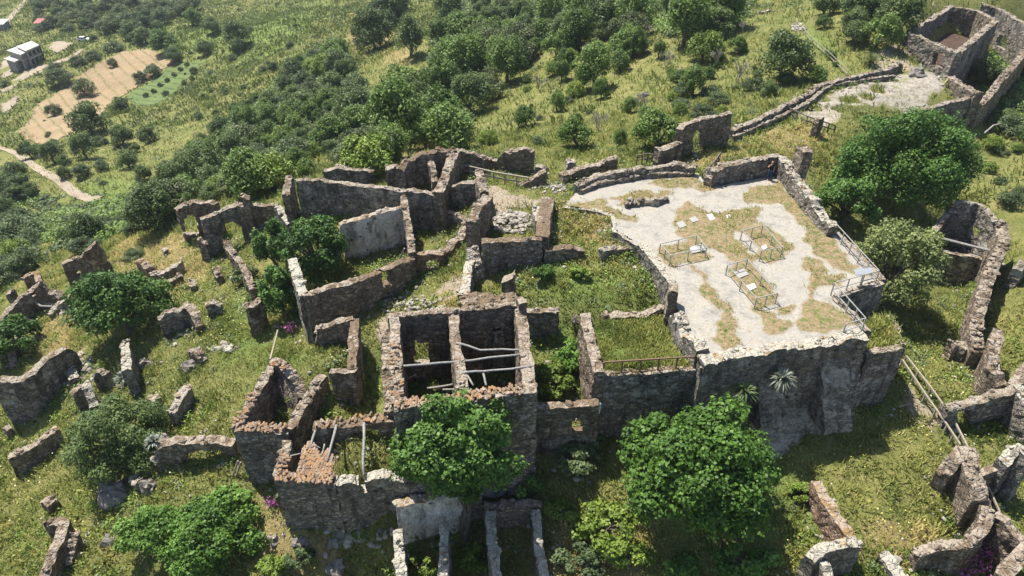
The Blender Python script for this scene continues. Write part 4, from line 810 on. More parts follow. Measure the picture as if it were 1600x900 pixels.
frag('dark wall piece with a lit broken jamb above the round green bush', A((112,615,-10.4),(122,604,-10.0),(132,602,-9.9)), M['brown'], th=.7, base=-13.4, jag=.16)
frag('lit crumbling jamb touching the top of the round green bush', A((134,600,-9.8),(140,615,-10.3),(146,634,-11.0)), M['bastion'], th=.8, base=-13.2, jag=.2, caps=3)
frag('rough upright rubble ridge on the slope right of the round green bush', A((292,600,-7.6),(284,614,-7.8),(276,630,-8.1),(268,648,-8.6)), M['white'], th=.8, base=-11, jag=.22, caps=3)
frag('long low wall bending over a shallow arch left of the tower house', A((244,700,-8.6),(258,690,-7.9),(290,688,-7.6),(330,686,-7.5),(368,690,-7.7)), M['brown'], th=.85, base=-11, jag=.1, res=.2, holes=[[(285,716),(300,706),(330,703),(352,707),(360,720),(360,740),(285,740)]])
frag('broken left foot of the low arched wall, rubble topped', A((258,680,-8.0),(250,696,-8.4),(242,720,-9.4)), M['white'], th=.8, base=-12, jag=.22, caps=4)
frag('slanting wall remnant with a bright top in the bottom left corner', A((74,812,-11.8),(100,815,-11.7),(92,845,-11.9),(66,902,-12.4)), M['brown'], th=.75, base=-16, jag=.12)
frag('crumbled lump beside the slanting wall in the bottom left corner', A((114,832,-12.0),(108,852,-12.4),(100,874,-12.9)), M['brown'], th=.8, base=-15, jag=.25, caps=3)
frag('dark wall corner at the left edge behind the fig bush', A((-10,540,-12.2),(6,534,-12.0),(16,545,-12.4),(22,572,-13.2)), M['brown'], th=.7, base=-16, jag=.16)
frag('short dark broken wall in grass below the far left ruins', A((52,520,-12.4),(62,526,-12.6),(74,540,-13.3)), M['brown'], th=.7, base=-15, jag=.2)
for lab, a, m_, h_ in (('tiny wall stub between the two-step wall and the left fig tree', ((158,404,.9),(166,410,1.0),(170,418,.6)), 'brown', .7), ('low broken wall corner in dry grass right of the left fig tree', ((262,440,.7),(272,432,.9),(284,430,.6)), 'brown', .6),
  ('knee-high wall remnant below the curved room remnant', ((246,452,.5),(258,458,.6)), 'white', .7), ('small leaning wall end beside the descending crumbling wall', ((336,418,.8),(342,430,.9)), 'brown', .6),
  ('short broken stub on the slope above the rough rubble ridge', ((300,548,.7),(312,552,.9),(318,560,.5)), 'brown', .7), ('low stub half sunk in grass left of the rough rubble ridge', ((236,618,.6),(246,626,.7)), 'white', .7),
  ('dark low wall piece under the fig tree next to the pale stones', ((146,588,1.3),(158,580,1.5),(168,586,1.1)), 'grey', .7), ('crumbled low wall between the pale stones and the great curved wall', ((104,572,.8),(112,580,.9),(116,592,.6)), 'bastion', .8),
  ('small wall lump at the bottom left above the slanting remnant', ((70,780,.6),(82,786,.8)), 'brown', .8), ('stone stub in the grass left of the low retaining wall', ((6,672,.9),(16,664,.8)), 'brown', .7),
  ('short bright stub on the bank between the arched wall and the twin figs', ((206,742,.6),(216,752,.8)), 'white', .7)):
    frag(lab, R(.8, *a), M[m_], name='wall_stub', cat='ruined wall', th=h_, jag=.22, caps=3)
def boulder(label, px, py, r, seed, flat=.7):
    rg_ = random.Random(seed); c = G(px, py); mb = MB(); k = 8; m = 14; V = []
    for i in range(k+1):
        for j in range(m):
            t = math.pi*i/k; f = 2*math.pi*j/m; q = Vector((math.sin(t)*math.cos(f), math.sin(t)*math.sin(f)*.8, math.cos(t)*flat)); q *= r*(1+.75*mnoise.noise(q*1.3+Vector((seed*3.1, 0, 0)))+.4*mnoise.noise(q*3.3+Vector((seed, 3, 0)))); V.append(q+Vector(c)+Vector((0, 0, r*.15)))
    mb.add(V, [(i*m+j, (i+1)*m+j, (i+1)*m+(j+1) % m, i*m+(j+1) % m) for i in range(k) for j in range(m)]); mb.build('boulder', M['rock'], None, label, 'boulder', smooth=False)
boulder('big shaded boulder at the hollow below the round green bush', 186, 775, 1.2, 1); boulder('pale boulder in the grass above the twin fig bushes', 236, 764, .6, 2, 1)
boulder('small pale rock left of the twin fig bushes', 172, 846, .5, 3); boulder('rounded stone in the grass left of the lower courtyard front', 428, 845, .45, 4); boulder('flat stone in the grass below the lower courtyard house', 468, 848, .5, 5)
boulder('rock half hidden in weeds below the tower house', 528, 845, .6, 6); boulder('rock at the bottom edge below the courtyard house', 524, 890, .6, 7)
boulder('brown lump of masonry lying on the grassy left hillside', 298, 575, .6, 8); boulder('pale lump of masonry near the leaning wall end', 228, 570, .6, 9)
boulder('white rock on the dry slope behind the terrace', 1058, 116, .7, 10); boulder('second pale rock lower on the dry slope, beside a bare bush', 1008, 150, .6, 11); boulder('rough dark rock on the rocky plateau beside the hilltop house', 1432, 118, .9, 12)
# ------------------------------------------------------------------ railings and small objects
def railing(label, pts, h, mat, posts_per, name='metal_railing', rails=(1.0, .5), r=.024, pr=.032, cat='railing', group=None, closed=False, base_down=.2):
    """pts are ground points of the corners"""
    pts = [Vector(p) for p in pts]; t = thing(name, label, cat, pts[0], group)
    segs = list(zip(pts[:-1], pts[1:]))+([(pts[-1], pts[0])] if closed else [])
    done = set()
    for (a, b), k in zip(segs, posts_per):
        for i in range(k+1):
            q = a.lerp(b, i/k); key = (round(q.x, 2), round(q.y, 2))
            if key in done: continue
            done.add(key); mb = MB(); mb.bar(q-Vector((0, 0, base_down)), q+Vector((0, 0, h)), pr*2); mb.build('post', M[mat], t)
        for f in rails:
            mb = MB(); mb.bar(a+Vector((0, 0, h*f)), b+Vector((0, 0, h*f)), r*2); mb.build('rail', M[mat], t)
    return t
def under(x, y, h, z0=0.0): q = P(x, y, z0+h); return (q[0], q[1], z0)
for lab, c in (('left of the three low rail enclosures on the terrace, around a grey slab', ((1032,381),(1089,368),(1104,387),(1048,399))),
               ('farthest right of the three low rail enclosures, around a grassy pit with a white tablet', ((1160,360),(1192,352),(1223,386),(1190,392))),
               ('nearest and longest of the three low rail enclosures on the terrace', ((1137,414),(1168,405),(1215,458),(1182,466)))):
    railing(lab, [under(x, y, .85) for x, y in c], .85, 'steel', (2, 2, 2, 2), 'rail_enclosure', rails=(1.0,), cat='rail enclosure', group='rail enclosures around the tomb openings', closed=True)
railing('tall galvanised railing stepping round the right corner of the terrace', [under(1307,350,1.05), under(1374,423,1.05), under(1304,442,1.05), under(1353,497,1.05), under(1322,506,1.05)], 1.05, 'steel', (5, 3, 4, 1), rails=(1.0, .5))
railing('brown painted railing on the front edge of the garden platform', [under(944,566,.95,-1.1), under(1087,557,.95,-1.1)], .95, 'rail_brown', (5,), rails=(1.0, .08), r=.04, pr=.05)
def slab(label, px, hgt, mat, name, cat):
    mb = MB(); mb.prism([P(x, y, .08)[:2] for x, y in px], 0, hgt); return mb.build(name, M[mat], None, label, cat)
slab('grey tomb slab inside the left rail enclosure', ((1076,388),(1096,382),(1103,392),(1081,397)), .16, 'slab', 'tomb_slab', 'tomb slab')
slab('grey tomb slab inside the nearest rail enclosure', ((1147,426),(1162,421),(1170,430),(1154,436)), .16, 'slab', 'tomb_slab', 'tomb slab')
slab('grey slab lying free on the terrace floor behind the left enclosure, nearer of two', ((1056,349),(1066,345),(1073,353),(1063,357)), .12, 'slab', 'tomb_slab', 'tomb slab')
slab('grey slab lying free on the terrace floor behind the left enclosure, farther of two', ((1076,342),(1086,338),(1092,345),(1082,348)), .12, 'slab', 'tomb_slab', 'tomb slab')
slab('white tablet on the slab inside the left rail enclosure', ((1078,389),(1087,386),(1090,391),(1082,393)), .2, 'paper', 'tablet', 'tablet')
slab('bright white tablet in the middle of the nearest rail enclosure', ((1165,448),(1178,443),(1182,450),(1171,455)), .14, 'paper', 'tablet', 'tablet')
slab('white tablet in the grass of the farthest right rail enclosure', ((1189,386),(1196,383),(1199,388),(1193,391)), .14, 'paper', 'tablet', 'tablet')
slab('white worn stone flush in the grass north of the enclosures', ((1104,336),(1112,334),(1118,342),(1110,345)), .1, 'paper', 'flagstone', 'stone')
slab('little white stone flush in the grass between the far enclosure and the church wall', ((1134,336),(1140,335),(1142,339),(1136,341)), .1, 'paper', 'flagstone', 'stone')
ib = thing('information_board', 'sloping grey information board on a post beside the corner railing', 'information board', under(1350, 427, 1.0))
q0 = Vector(under(1350, 427, 1.0)); mb = MB(); mb.bar(q0, q0+Vector((0, 0, 1.0)), .08); mb.build('post', M['steel'], ib)
mb = MB(); mb.add([q0+Vector((-.62, -.2, .98)), q0+Vector((.62, .05, .98)), q0+Vector((.56, .4, 1.2)), q0+Vector((-.68, .15, 1.2)), q0+Vector((-.62, -.2, .94)), q0+Vector((.62, .05, .94)), q0+Vector((.56, .4, 1.16)), q0+Vector((-.68, .15, 1.16))], [(0,1,2,3),(7,6,5,4),(0,4,5,1),(1,5,6,2),(2,6,7,3),(3,7,4,0)]); mb.build('panel', M['panel'], ib)
mb = MB(); mb.tube(A((938,630,-2.6),(935,648,-4.2),(931,668,-5.8)), .075, 8); mb.build('drain_pipe', M['pvc'], None, 'white plastic drain pipe leaning in the corner under the garden platform', 'pipe', smooth=True)
def handrail(label, px, h, name, mat='palewood', nposts=8, r=.05, rails=(1.0, .5), cat='handrail', group=None):
    pts = [G(x, y, h)-np.array([0, 0, h]) for x, y in px]; k = max(1, nposts//(len(pts)-1))
    return railing(label, pts, h, mat, [k]*(len(pts)-1), name, rails=rails, r=r, pr=r, cat=cat, group=group)
handrail('left one of two bleached wooden handrails running down the right-hand path', [(1410,562),(1446,616),(1480,664),(1500,694)], .7, 'wooden_handrail', rails=(1.0,))
handrail('right one of two bleached wooden handrails running down the right-hand path', [(1416,556),(1455,606),(1490,655),(1514,702),(1540,752),(1562,800)], .7, 'wooden_handrail', nposts=10, rails=(1.0,))
handrail('lower short wooden handrail between two rubble walls at the right', [(1526,735),(1538,765),(1552,806)], .7, 'wooden_handrail', nposts=4, rails=(1.0,))
handrail('rustic wooden fence across the gap behind the hall', [(717,256),(771,269),(826,278)], 1.0, 'wooden_fence', nposts=6, r=.06, cat='fence')
handrail('dark short fence beside the gate wall, closing the terrace gap', [(1098,270),(1118,250),(1126,238)], .9, 'wooden_fence', 'rail_dark', nposts=6, cat='fence')
handrail('thin dark fence behind the curved parapet, left of the gate wall', [(996,243),(1012,240),(1028,243)], .9, 'wooden_fence', 'rail_dark', nposts=4, cat='fence')
handrail('wooden rail barrier beside the rock-cut pits', [(1232,168),(1262,182),(1286,190),(1306,196)], .9, 'wooden_fence', 'rail_dark', nposts=6, cat='fence')
handrail('wire and post fence following the upper hill path', [(1243,30),(1268,58),(1296,82),(1326,110)], .8, 'wire_fence', 'palewood', nposts=9, cat='fence', r=.028)
mb = MB(); mb.tube([G(434,516,.9), G(428,540,.9), G(422,562,1.3)], .07, 6); mb.build('wooden_pole', M['palewood'], None, 'long thin pole leaning against the back of the tower house', 'pole')
mb = MB(); mb.tube([G(372,720,1.2), G(364,742,.1)], .06, 6); mb.build('wooden_pole', M['palewood'], None, 'left one of two short sticks leaning beside the tower house wall', 'pole')
mb = MB(); mb.tube([G(376,722,1.2), G(369,744,.1)], .06, 6); mb.build('wooden_pole', M['palewood'], None, 'right one of two short sticks leaning beside the tower house wall', 'pole')
mb = MB(); mb.tube([G(1538,208,1.0), G(1552,196,1.2), G(1570,192,1.0), G(1602,200,.8)], .08, 6); mb.build('fallen_branch', M['deadwood'], None, 'bleached fallen branch on the slope below the rocky plateau', 'branch')
mb = MB(); mb.tube([G(1404,636,.1), G(1424,631,.1)], .06, 6); mb.build('wooden_pole', M['palewood'], None, 'short bleached stick lying on the bare path below the ledge', 'pole')

# person in the shade of the church wall
def skinned(name, joints, edges, mat, parent, sub=1):
    me = bpy.data.meshes.new(name); me.from_pydata([j[0] for j in joints], edges, []); me.materials.append(mat)
    o = bpy.data.objects.new(name, me); COL.objects.link(o); o.parent = parent
    md = o.modifiers.new('skin', 'SKIN'); md.use_smooth_shade = True
    sv = me.skin_vertices[0].data if me.skin_vertices else None
    if sv is None:
        me.attributes  # layer is created with the modifier below
    return o, me
def body_mesh(name, chains, mat, parent):
    mb = MB()
    for pts, rad in chains:
        P3 = [Vector(p) for p in pts]; Q = []; Rr = []
        for i in range(len(P3)-1):
            for k in range(3): Q.append(P3[i].lerp(P3[i+1], k/3)); Rr.append(rad[i]+(rad[i+1]-rad[i])*k/3)
        Q.append(P3[-1]); Rr.append(rad[-1]); mb.tube(Q, Rr, 10)
    o = mb.build(name, mat, parent, smooth=True)
    rm = o.modifiers.new('remesh', 'REMESH'); rm.mode = 'VOXEL'; rm.voxel_size = .022; rm.use_smooth_shade = True
    return o
skin_m = simple('skin', [(.3, (.42, .24, .17)), (.7, (.50, .30, .22))], 4, .6, .02); hair_m = simple('dark_hair', [(.3, (.012, .010, .008)), (.7, (.03, .024, .02))], 20, .5, .2)
shirt_m = simple('black_top', [(.3, (.012, .012, .014)), (.7, (.025, .025, .028))], 8); jean_m = simple('blue_jeans', [(.3, (.02, .04, .10)), (.7, (.04, .07, .16))], 12)
pc = P(1201, 281, .03)
pe = thing('person', 'person in black top and blue jeans standing in the shade, one bare arm raised', 'person', pc)
pe.rotation_euler = (0, 0, 0)
def bl_(*pts): return [Vector(pc)+Vector(q) for q in pts]
body_mesh('body', [(bl_((0,0,.85),(0,0,1.05),(0,0,1.28),(0,0,1.4),(0,0,1.5)), (.14,.12,.16,.12,.055)), (bl_((0,-.01,1.5),(0,-.02,1.56),(0,-.025,1.63),(0,-.02,1.72)), (.055,.085,.1,.06)), (bl_((0,-.11,1.62),(0,-.13,1.6)), (.02,.012)),
  (bl_((-.17,0,1.39),(-.3,-.06,1.2),(-.2,-.22,1.42),(-.14,-.24,1.5)), (.06,.048,.036,.035)), (bl_((-.14,-.24,1.5),(-.12,-.25,1.57)), (.03,.012)), (bl_((-.15,-.24,1.5),(-.155,-.25,1.58)), (.02,.01)), (bl_((-.13,-.23,1.49),(-.09,-.24,1.53)), (.02,.01)),
  (bl_((.17,0,1.39),(.25,.0,1.12),(.24,-.07,.88),(.24,-.08,.8)), (.06,.048,.036,.035)), (bl_((.24,-.08,.8),(.23,-.1,.71)), (.03,.012)), (bl_((.24,-.09,.8),(.21,-.12,.74)), (.02,.01)),
  (bl_((-.09,0,.88),(-.1,-.02,.48),(-.11,.02,.08)), (.1,.07,.045)), (bl_((.09,0,.88),(.11,-.02,.48),(.13,.02,.08)), (.1,.07,.045)), (bl_((-.11,.04,.04),(-.12,-.18,.03)), (.045,.035)), (bl_((.13,.04,.04),(.15,-.18,.03)), (.045,.035))], skin_m, pe)
body_mesh('hair', [(bl_((0,.02,1.72),(0,.05,1.66),(0,.08,1.5),(0,.09,1.36)), (.085,.112,.095,.05))], hair_m, pe)
body_mesh('black_top', [(bl_((0,0,.9),(0,0,1.05),(0,0,1.28),(0,0,1.42)), (.155,.135,.175,.12)), (bl_((-.15,0,1.39),(-.22,-.03,1.3)), (.075,.065)), (bl_((.15,0,1.39),(.2,0,1.28)), (.075,.065))], shirt_m, pe)
body_mesh('jeans', [(bl_((-.06,0,.95),(-.09,0,.85),(-.1,-.02,.48),(-.11,.02,.1)), (.13,.12,.085,.065)), (bl_((.06,0,.95),(.09,0,.85),(.11,-.02,.48),(.13,.02,.1)), (.13,.12,.085,.065))], jean_m, pe)

# farmhouse, shed and car down in the valley
ZF = float(Tz(*G(38,100)[:2]))
fh = thing('farmhouse', 'unfinished concrete farmhouse with three stepped pale flat roofs, down in the valley', 'house', (*G(38,100)[:2], ZF))
def roofslab(px, z, name='roof', mat='roof', t=.35): mb = MB(); pp = [P(x, y, z)[:2] for x, y in px]; mb.prism(pp, z-t, z); mb.build(name, M[mat], fh); return pp
def inset(pp, f): c = np.mean(np.array(pp), 0); return [tuple(c+(np.array(q)-c)*f) for q in pp]
r1 = roofslab(((25,72.5),(49,64),(61.5,70),(40,79.5)), ZF+5.2); r2 = roofslab(((10,78.5),(26,73),(41,81),(32,85.5)), ZF+4.5); r3 = roofslab(((5,91.5),(16.5,87),(32,92),(22.5,96.5)), ZF+2.6)
for rp_, zt, zb_ in ((r1, 4.85, 2.7), (r2, 4.15, 2.7)):
    mb = MB(); mb.prism(inset(rp_, .86), ZF+zb_, ZF+zt); mb.build('upper_storey', M['conc'], fh)
    mb = MB(); mb.prism(inset(rp_, 1.0), ZF+2.4, ZF+2.65); mb.build('balcony_slab', M['roof'], fh)
    mb = MB(); mb.prism(inset(rp_, .8), ZF-1, ZF+2.4); mb.build('ground_storey', M['conc'], fh)
mb = MB(); mb.prism(inset(r3, .7), ZF-1, ZF+2.25); mb.build('porch_core', M['conc'], fh)
for rp_, zt in ((r1, 4.85), (r2, 4.15), (r3, 2.25)):
    c4 = inset(rp_, .95)
    for a, b in ((c4[2], c4[3]), (c4[1], c4[2])):
        for k in range(4):
            q = np.array(a)+(np.array(b)-np.array(a))*k/3; mb = MB(); mb.bar((q[0], q[1], ZF-1), (q[0], q[1], ZF+zt), .35); mb.build('column', M['conc'], fh)
def windows(rp_, f, z0, z1, nwin):
    c4 = inset(rp_, f)
    for a, b in ((c4[2], c4[3]),):
        a = np.array(a); b = np.array(b); d = (b-a)/np.hypot(*(b-a)); nn = np.array([d[1], -d[0]]); nn = nn if nn[1] < 0 else -nn
        for k in range(nwin):
            m_ = a+(b-a)*(k+.5)/nwin+nn*.03; mb = MB(); mb.bar((*(m_-d*.75), (z0+z1)/2), (*(m_+d*.75), (z0+z1)/2), .1, z1-z0+.3); fr_ = mb.build('window', M['roof'], fh)
            m_ = m_+nn*.05; mb = MB(); mb.bar((*(m_-d*.6), (z0+z1)/2), (*(m_+d*.6), (z0+z1)/2), .1, z1-z0); mb.build('pane', M['darkhole'], fh).parent = fr_
windows(r1, .86, ZF+3, ZF+4.4, 3); windows(r1, .8, ZF+.3, ZF+2, 3); windows(r2, .86, ZF+2.9, ZF+3.9, 2)
def hut(label, px, py, w, d, h, mat, name, cat):
    c = G(px, py); t = thing(name, label, cat, c); x, y, z = c
    mb = MB(); mb.prism([(x-w/2, y-d/2), (x+w/2, y-d/2), (x+w/2, y+d/2), (x-w/2, y+d/2)], z-1, z+h); mb.build('wall', M['conc'], t)
    mb = MB(); v = [(x-w*.58, y-d*.6, z+h), (x+w*.58, y-d*.6, z+h), (x+w*.58, y+d*.6, z+h+.9), (x-w*.58, y+d*.6, z+h+.9)]; mb.add(v+[(a, b, c_+.12) for a, b, c_ in v], [(3,2,1,0),(4,5,6,7),(0,1,5,4),(1,2,6,5),(2,3,7,6),(3,0,4,7)]); mb.build('roof', M[mat], t)
    mb = MB(); mb.bar((x-.4, y-d/2-.02, z+1), (x+.4, y-d/2-.02, z+1), .08, 2); mb.build('door', M['darkhole'], t)
hut('little shed with a bright red roof at the edge of the olive grove', 71, 44, 5, 3, 2.2, 'redroof', 'garden_shed', 'shed')
hut('low grey-roofed shed at the left edge beyond the farmhouse', 3, 46, 5, 4, 2.4, 'roof', 'garden_shed', 'shed')
c = G(132, 64); car = thing('parked_car', 'white car parked on the grass track right of the farmhouse', 'car', c)
def carbox(secs, name, mat):
    mb = MB(); V = []; m_ = 0
    for x, zz, hw in secs: V += [(c[0]+x, c[1]-hw, c[2]+zz), (c[0]+x, c[1]+hw, c[2]+zz)]
    nS = len(secs); mb.add(V, [(2*i, 2*((i+1) % nS), 2*((i+1) % nS)+1, 2*i+1) for i in range(nS)]+[tuple(range(0, 2*nS, 2)), tuple(range(1, 2*nS, 2))[::-1]]); mb.build(name, M[mat], car)
carbox([(-2.1,.3,.85),(2.1,.3,.85),(2.15,.75,.82),(1.2,.95,.82),(-2.0,1.0,.82),(-2.15,.7,.82)], 'body', 'carwhite'); carbox([(.95,.97,.78),(.3,1.4,.66),(-1.3,1.42,.66),(-1.9,1.0,.78)], 'cabin', 'darkhole'); carbox([(.3,1.42,.64),(.25,1.47,.6),(-1.25,1.49,.6),(-1.3,1.44,.64)], 'roof', 'carwhite')
for sx in (-1.3, 1.3):
    for sy in (-.82, .82):
        mb = MB(); mb.tube([(c[0]+sx, c[1]+sy-.1, c[2]+.32), (c[0]+sx, c[1]+sy+.1, c[2]+.32)], .33, 12); mb.build('wheel', M['darkhole'], car)
# ------------------------------------------------------------------ vegetation
def leafmat(name, dark, mid, light, trans=.25):
    m, nt, bs, out = newmat(name); n = N(nt)
    oi = nt.nodes.new('ShaderNodeObjectInfo'); v = n.math('ADD', n.attr('tint'), n.math('MULTIPLY', n.math('SUBTRACT', oi.outputs['Random'], .5), .42))
    c = n.ramp(v, [(.1, dark), (.5, mid), (.95, light)])
    nt.links.new(c, bs.inputs['Base Color']); bs.inputs['Roughness'].default_value = .55; bs.inputs['Specular IOR Level'].default_value = .3
    tr = nt.nodes.new('ShaderNodeBsdfTranslucent'); nt.links.new(c, tr.inputs[0]); mx = nt.nodes.new('ShaderNodeMixShader'); mx.inputs[0].default_value = trans
    nt.links.new(bs.outputs[0], mx.inputs[1]); nt.links.new(tr.outputs[0], mx.inputs[2]); nt.links.new(mx.outputs[0], out.inputs[0]); return m
L = {'fig': leafmat('fig_leaves', (.052,.112,.016), (.125,.235,.036), (.215,.345,.072)),
     'figdark': leafmat('dark_fig_leaves', (0.042, 0.092, 0.016), (0.095, 0.185, 0.032), (0.165, 0.28, 0.06)),
     'bush': leafmat('grey_green_leaves', (0.07, 0.1, 0.04), (0.13, 0.175, 0.07), (0.205, 0.26, 0.12)),
     'olive': leafmat('silvery_olive_leaves', (0.075, 0.1, 0.035), (0.15, 0.185, 0.07), (0.235, 0.275, 0.115)),
     'oak': leafmat('dark_oak_leaves', (0.052, 0.085, 0.024), (0.11, 0.16, 0.045), (0.195, 0.255, 0.085)),
     'oak2': leafmat('mid_green_oak_leaves', (0.065, 0.115, 0.022), (0.14, 0.22, 0.045), (0.23, 0.32, 0.08)),
     'light': leafmat('yellow_green_leaves', (0.1, 0.15, 0.022), (0.2, 0.28, 0.045), (0.3, 0.37, 0.08)),
     'pepper': leafmat('feathery_pepper_leaves', (.10, .13, .038), (.20, .245, .08), (.30, .345, .13)),
 'silver': leafmat('silver_succulent_leaves', (0.13, 0.15, 0.115), (0.24, 0.27, 0.21), (0.36, 0.38, 0.31)),
     'pink': leafmat('purple_pink_flowers', (.22, .06, .17), (.36, .10, .28), (.50, .20, .40)),
     'grass': leafmat('meadow_grass_blades', (0.085, 0.12, 0.022), (0.26, 0.285, 0.068), (0.55, 0.46, 0.19), .3),
     'flower': leafmat('pale_yellow_flower_heads', (.45, .40, .06), (.55, .50, .20), (.70, .70, .58), .1)}
def leaf_quads(c, nrm, size, rs, asp=.62):
    """arrays of rhombic leaves"""
    n_ = len(c); r = rs.normal(size=(n_, 3)); a = np.cross(nrm, r); a /= np.linalg.norm(a, axis=1, keepdims=True)+1e-9; b = np.cross(nrm, a)
    s = size[:, None]*.5; bend = nrm*s*rs.uniform(-.3, .1, (n_, 1))
    return np.stack([c-a*s+bend, c-b*s*asp, c+a*s+bend, c+b*s*asp], 1).reshape(-1, 3)
def crown_arrays(rx, ry, rz, nlobe, nleaf, leaf, seed, lobe=.36, gap=0.0, flat=.0):
    rs = np.random.RandomState(seed); d = rs.normal(size=(nlobe, 3)); d[:, 2] = np.abs(d[:, 2])*1.15-.45; d /= np.linalg.norm(d, axis=1, keepdims=True)
    rad = rs.uniform(.5, .86, nlobe)[:, None]; lc = d*rad; lr = rs.uniform(.65, 1.35, nlobe)*lobe
    w = lr**2; w /= w.sum(); li = rs.choice(nlobe, nleaf, p=w)
    v = rs.normal(size=(nleaf, 3)); v[:, 2] += .35; v /= np.linalg.norm(v, axis=1, keepdims=True)
    sub = .82+.3*np.sin(v[:, 0]*7+li)*np.sin(v[:, 1]*6+li*2)*np.sin(v[:, 2]*5+li*3)
    r = lr[li]*sub*rs.uniform(.72, 1.06, nleaf)
    p = lc[li]+v*r[:, None]
    nr = v*.7+rs.normal(size=(nleaf, 3))*.55+np.array([0, 0, .45]); nr /= np.linalg.norm(nr, axis=1, keepdims=True)
    t = .42+.12*rs.normal(size=nlobe)[li]+.13*rs.normal(size=nleaf)
    p = p*np.array([rx, ry, rz])
    return p, nr, leaf*rs.uniform(.6, 1.25, nleaf), np.clip(t, 0, 1), lc*np.array([rx, ry, rz]), lr
def leafmesh(name, mat, P_, T_):
    nq = len(P_)//4; me = bpy.data.meshes.new(name); me.vertices.add(len(P_)); me.vertices.foreach_set('co', P_.ravel().astype('f'))
    me.loops.add(nq*4); me.loops.foreach_set('vertex_index', np.arange(nq*4, dtype='i')); me.polygons.add(nq); me.polygons.foreach_set('loop_start', np.arange(0, nq*4, 4, dtype='i')); me.update()
    a = me.attributes.new('tint', 'FLOAT', 'FACE'); a.data.foreach_set('value', T_.astype('f')); me.materials.append(mat); return me
def trunk_mb(h, r, tips, seed, off=(0, 0, 0), n=6):
    rng = random.Random(seed); mb = MB(); o = Vector(off); fork = o+Vector((rng.uniform(-.1, .1)*h, rng.uniform(-.1, .1)*h, h*.45))
    mb.tube([o+Vector((0, 0, -.6)), o+Vector((0, 0, h*.2)), fork], [r*1.3, r, r*.8], 8)
    for tp in tips[:n]:
        tp = Vector(tp); mid = fork.lerp(tp, .5)+Vector((rng.uniform(-.2, .2), rng.uniform(-.2, .2), rng.uniform(.0, .3))); mb.tube([fork-Vector((0, 0, .1)), mid, tp], [r*.55, r*.33, r*.12], 6)
    return mb
PROTO = {}
def proto(kind):
    """unit tree (crown radius 1) reused by the trees of the slope: a crown mesh and a trunk mesh"""
    if kind in PROTO: return PROTO[kind]
    spec = {'oakA': ('oak', 1, 1, .95, 22, 3000, .15, .8), 'oakB': ('oak2', 1.05, .95, .9, 24, 3000, .15, .78), 'oakC': ('oak', .95, 1.1, 1.15, 28, 3200, .15, .95), 'oakD': ('oak2', .9, .9, 1.25, 26, 3000, .15, 1.05),
            'oliveA': ('olive', 1, 1, .85, 20, 2600, .14, .75), 'oliveB': ('bush', 1, 1, .8, 18, 2600, .14, .68), 'bushA': ('bush', 1.1, 1, .65, 18, 2200, .15, .42), 'lightA': ('light', 1, 1, .85, 18, 2300, .15, .7), 'darkD': ('oak', .9, .9, 1.4, 28, 3400, .15, 1.15)}[kind]
    m, rx, ry, rz, nl, nf, lf, zc = spec; sd = abs(hash(kind)) % 1000 if False else sum(ord(ch) for ch in kind)
    p, nr, s, t, lc, lr = crown_arrays(rx, ry, rz, int(nl*1.5), nf*2, lf*.72, sd, .36); rs = np.random.RandomState(sd); p = p+np.array([0, 0, zc])
    me = leafmesh('crown_'+kind, L[m], leaf_quads(p, nr, s, rs), t)
    tm = trunk_mb(zc, .08, [tuple(q+np.array([0, 0, zc])) for q in lc], sd)
    mt = bpy.data.meshes.new('trunk_'+kind); mt.from_pydata(tm.v, [], tm.f); mt.materials.append(M['bark'])
    PROTO[kind] = (me, mt, zc); return PROTO[kind]
NT = [0]
def tree(kind, px, py, r, label, group, name='oak_tree', cat='tree', squash=1.0, trng=random.Random(77)):
    me, mt, zc = proto(kind); c = G(px, py, zc*r*squash*.9); z = float(Tz(c[0], c[1]))
    t = thing(name, label, cat, (c[0], c[1], z-.1), group); t.rotation_euler = (0, 0, trng.uniform(0, 6.28)); k = r*trng.uniform(.94, 1.06); t.scale = (k, k, k*squash)
    a = bpy.data.objects.new('crown', me); COL.objects.link(a); a.parent = t
    b = bpy.data.objects.new('trunk', mt); COL.objects.link(b); b.parent = t; NT[0] += 1
    return t
def pxr(px, py, w, zc=1.0):
    c = G(px, py, 2); d = c[1]*CP-(c[2]-CAMZ)*SP; return w/2*d/FPX
def fill(poly, n_, rmin, rmax, kinds, label, group, seed, name='oak_tree', cat='tree', sep=.62):
    rg_ = random.Random(seed); xs = [q[0] for q in poly]; ys = [q[1] for q in poly]; placed = []; k = 0
    while len(placed) < n_ and k < n_*40:
        k += 1; x, y = rg_.uniform(min(xs), max(xs)), rg_.uniform(min(ys), max(ys))
        if not inpoly([x], [y], poly)[0]: continue
        r = rmin*.8+(rmax*1.15-rmin*.8)*rg_.random()**1.7; c = G(x, y)
        if any((c[0]-q[0])**2+(c[1]-q[1])**2 < (sep*(r+q[2]))**2 for q in placed): continue
        placed.append((c[0], c[1], r)); tree(rg_.choice(kinds), x, y, r, label, group, name, cat, rg_.uniform(.85, 1.1))
wood = 'dense dark wood on the slope behind the ruins'
fill([(232,345),(290,262),(345,215),(420,160),(450,100),(520,60),(548,95),(570,130),(600,185),(625,245),(560,252),(500,235),(462,250),(425,278),(380,292),(270,325)], 175, 1.5, 2.9, ['oakA','oakB','oakC','oliveB','oakB','oakD','lightA','oliveA'], 'rounded tree in the dense wood on the slope behind the hall', wood, 1, sep=.52)
fill([(218,350),(240,300),(262,262),(330,195),(400,150),(405,240),(300,275),(262,300)], 44, 1.3, 2.5, ['oakA','oakB','oakC','oliveB','lightA'], 'rounded tree in the thinner lower edge of the slope wood above the orchard', 'lower edge of the slope wood', 41)
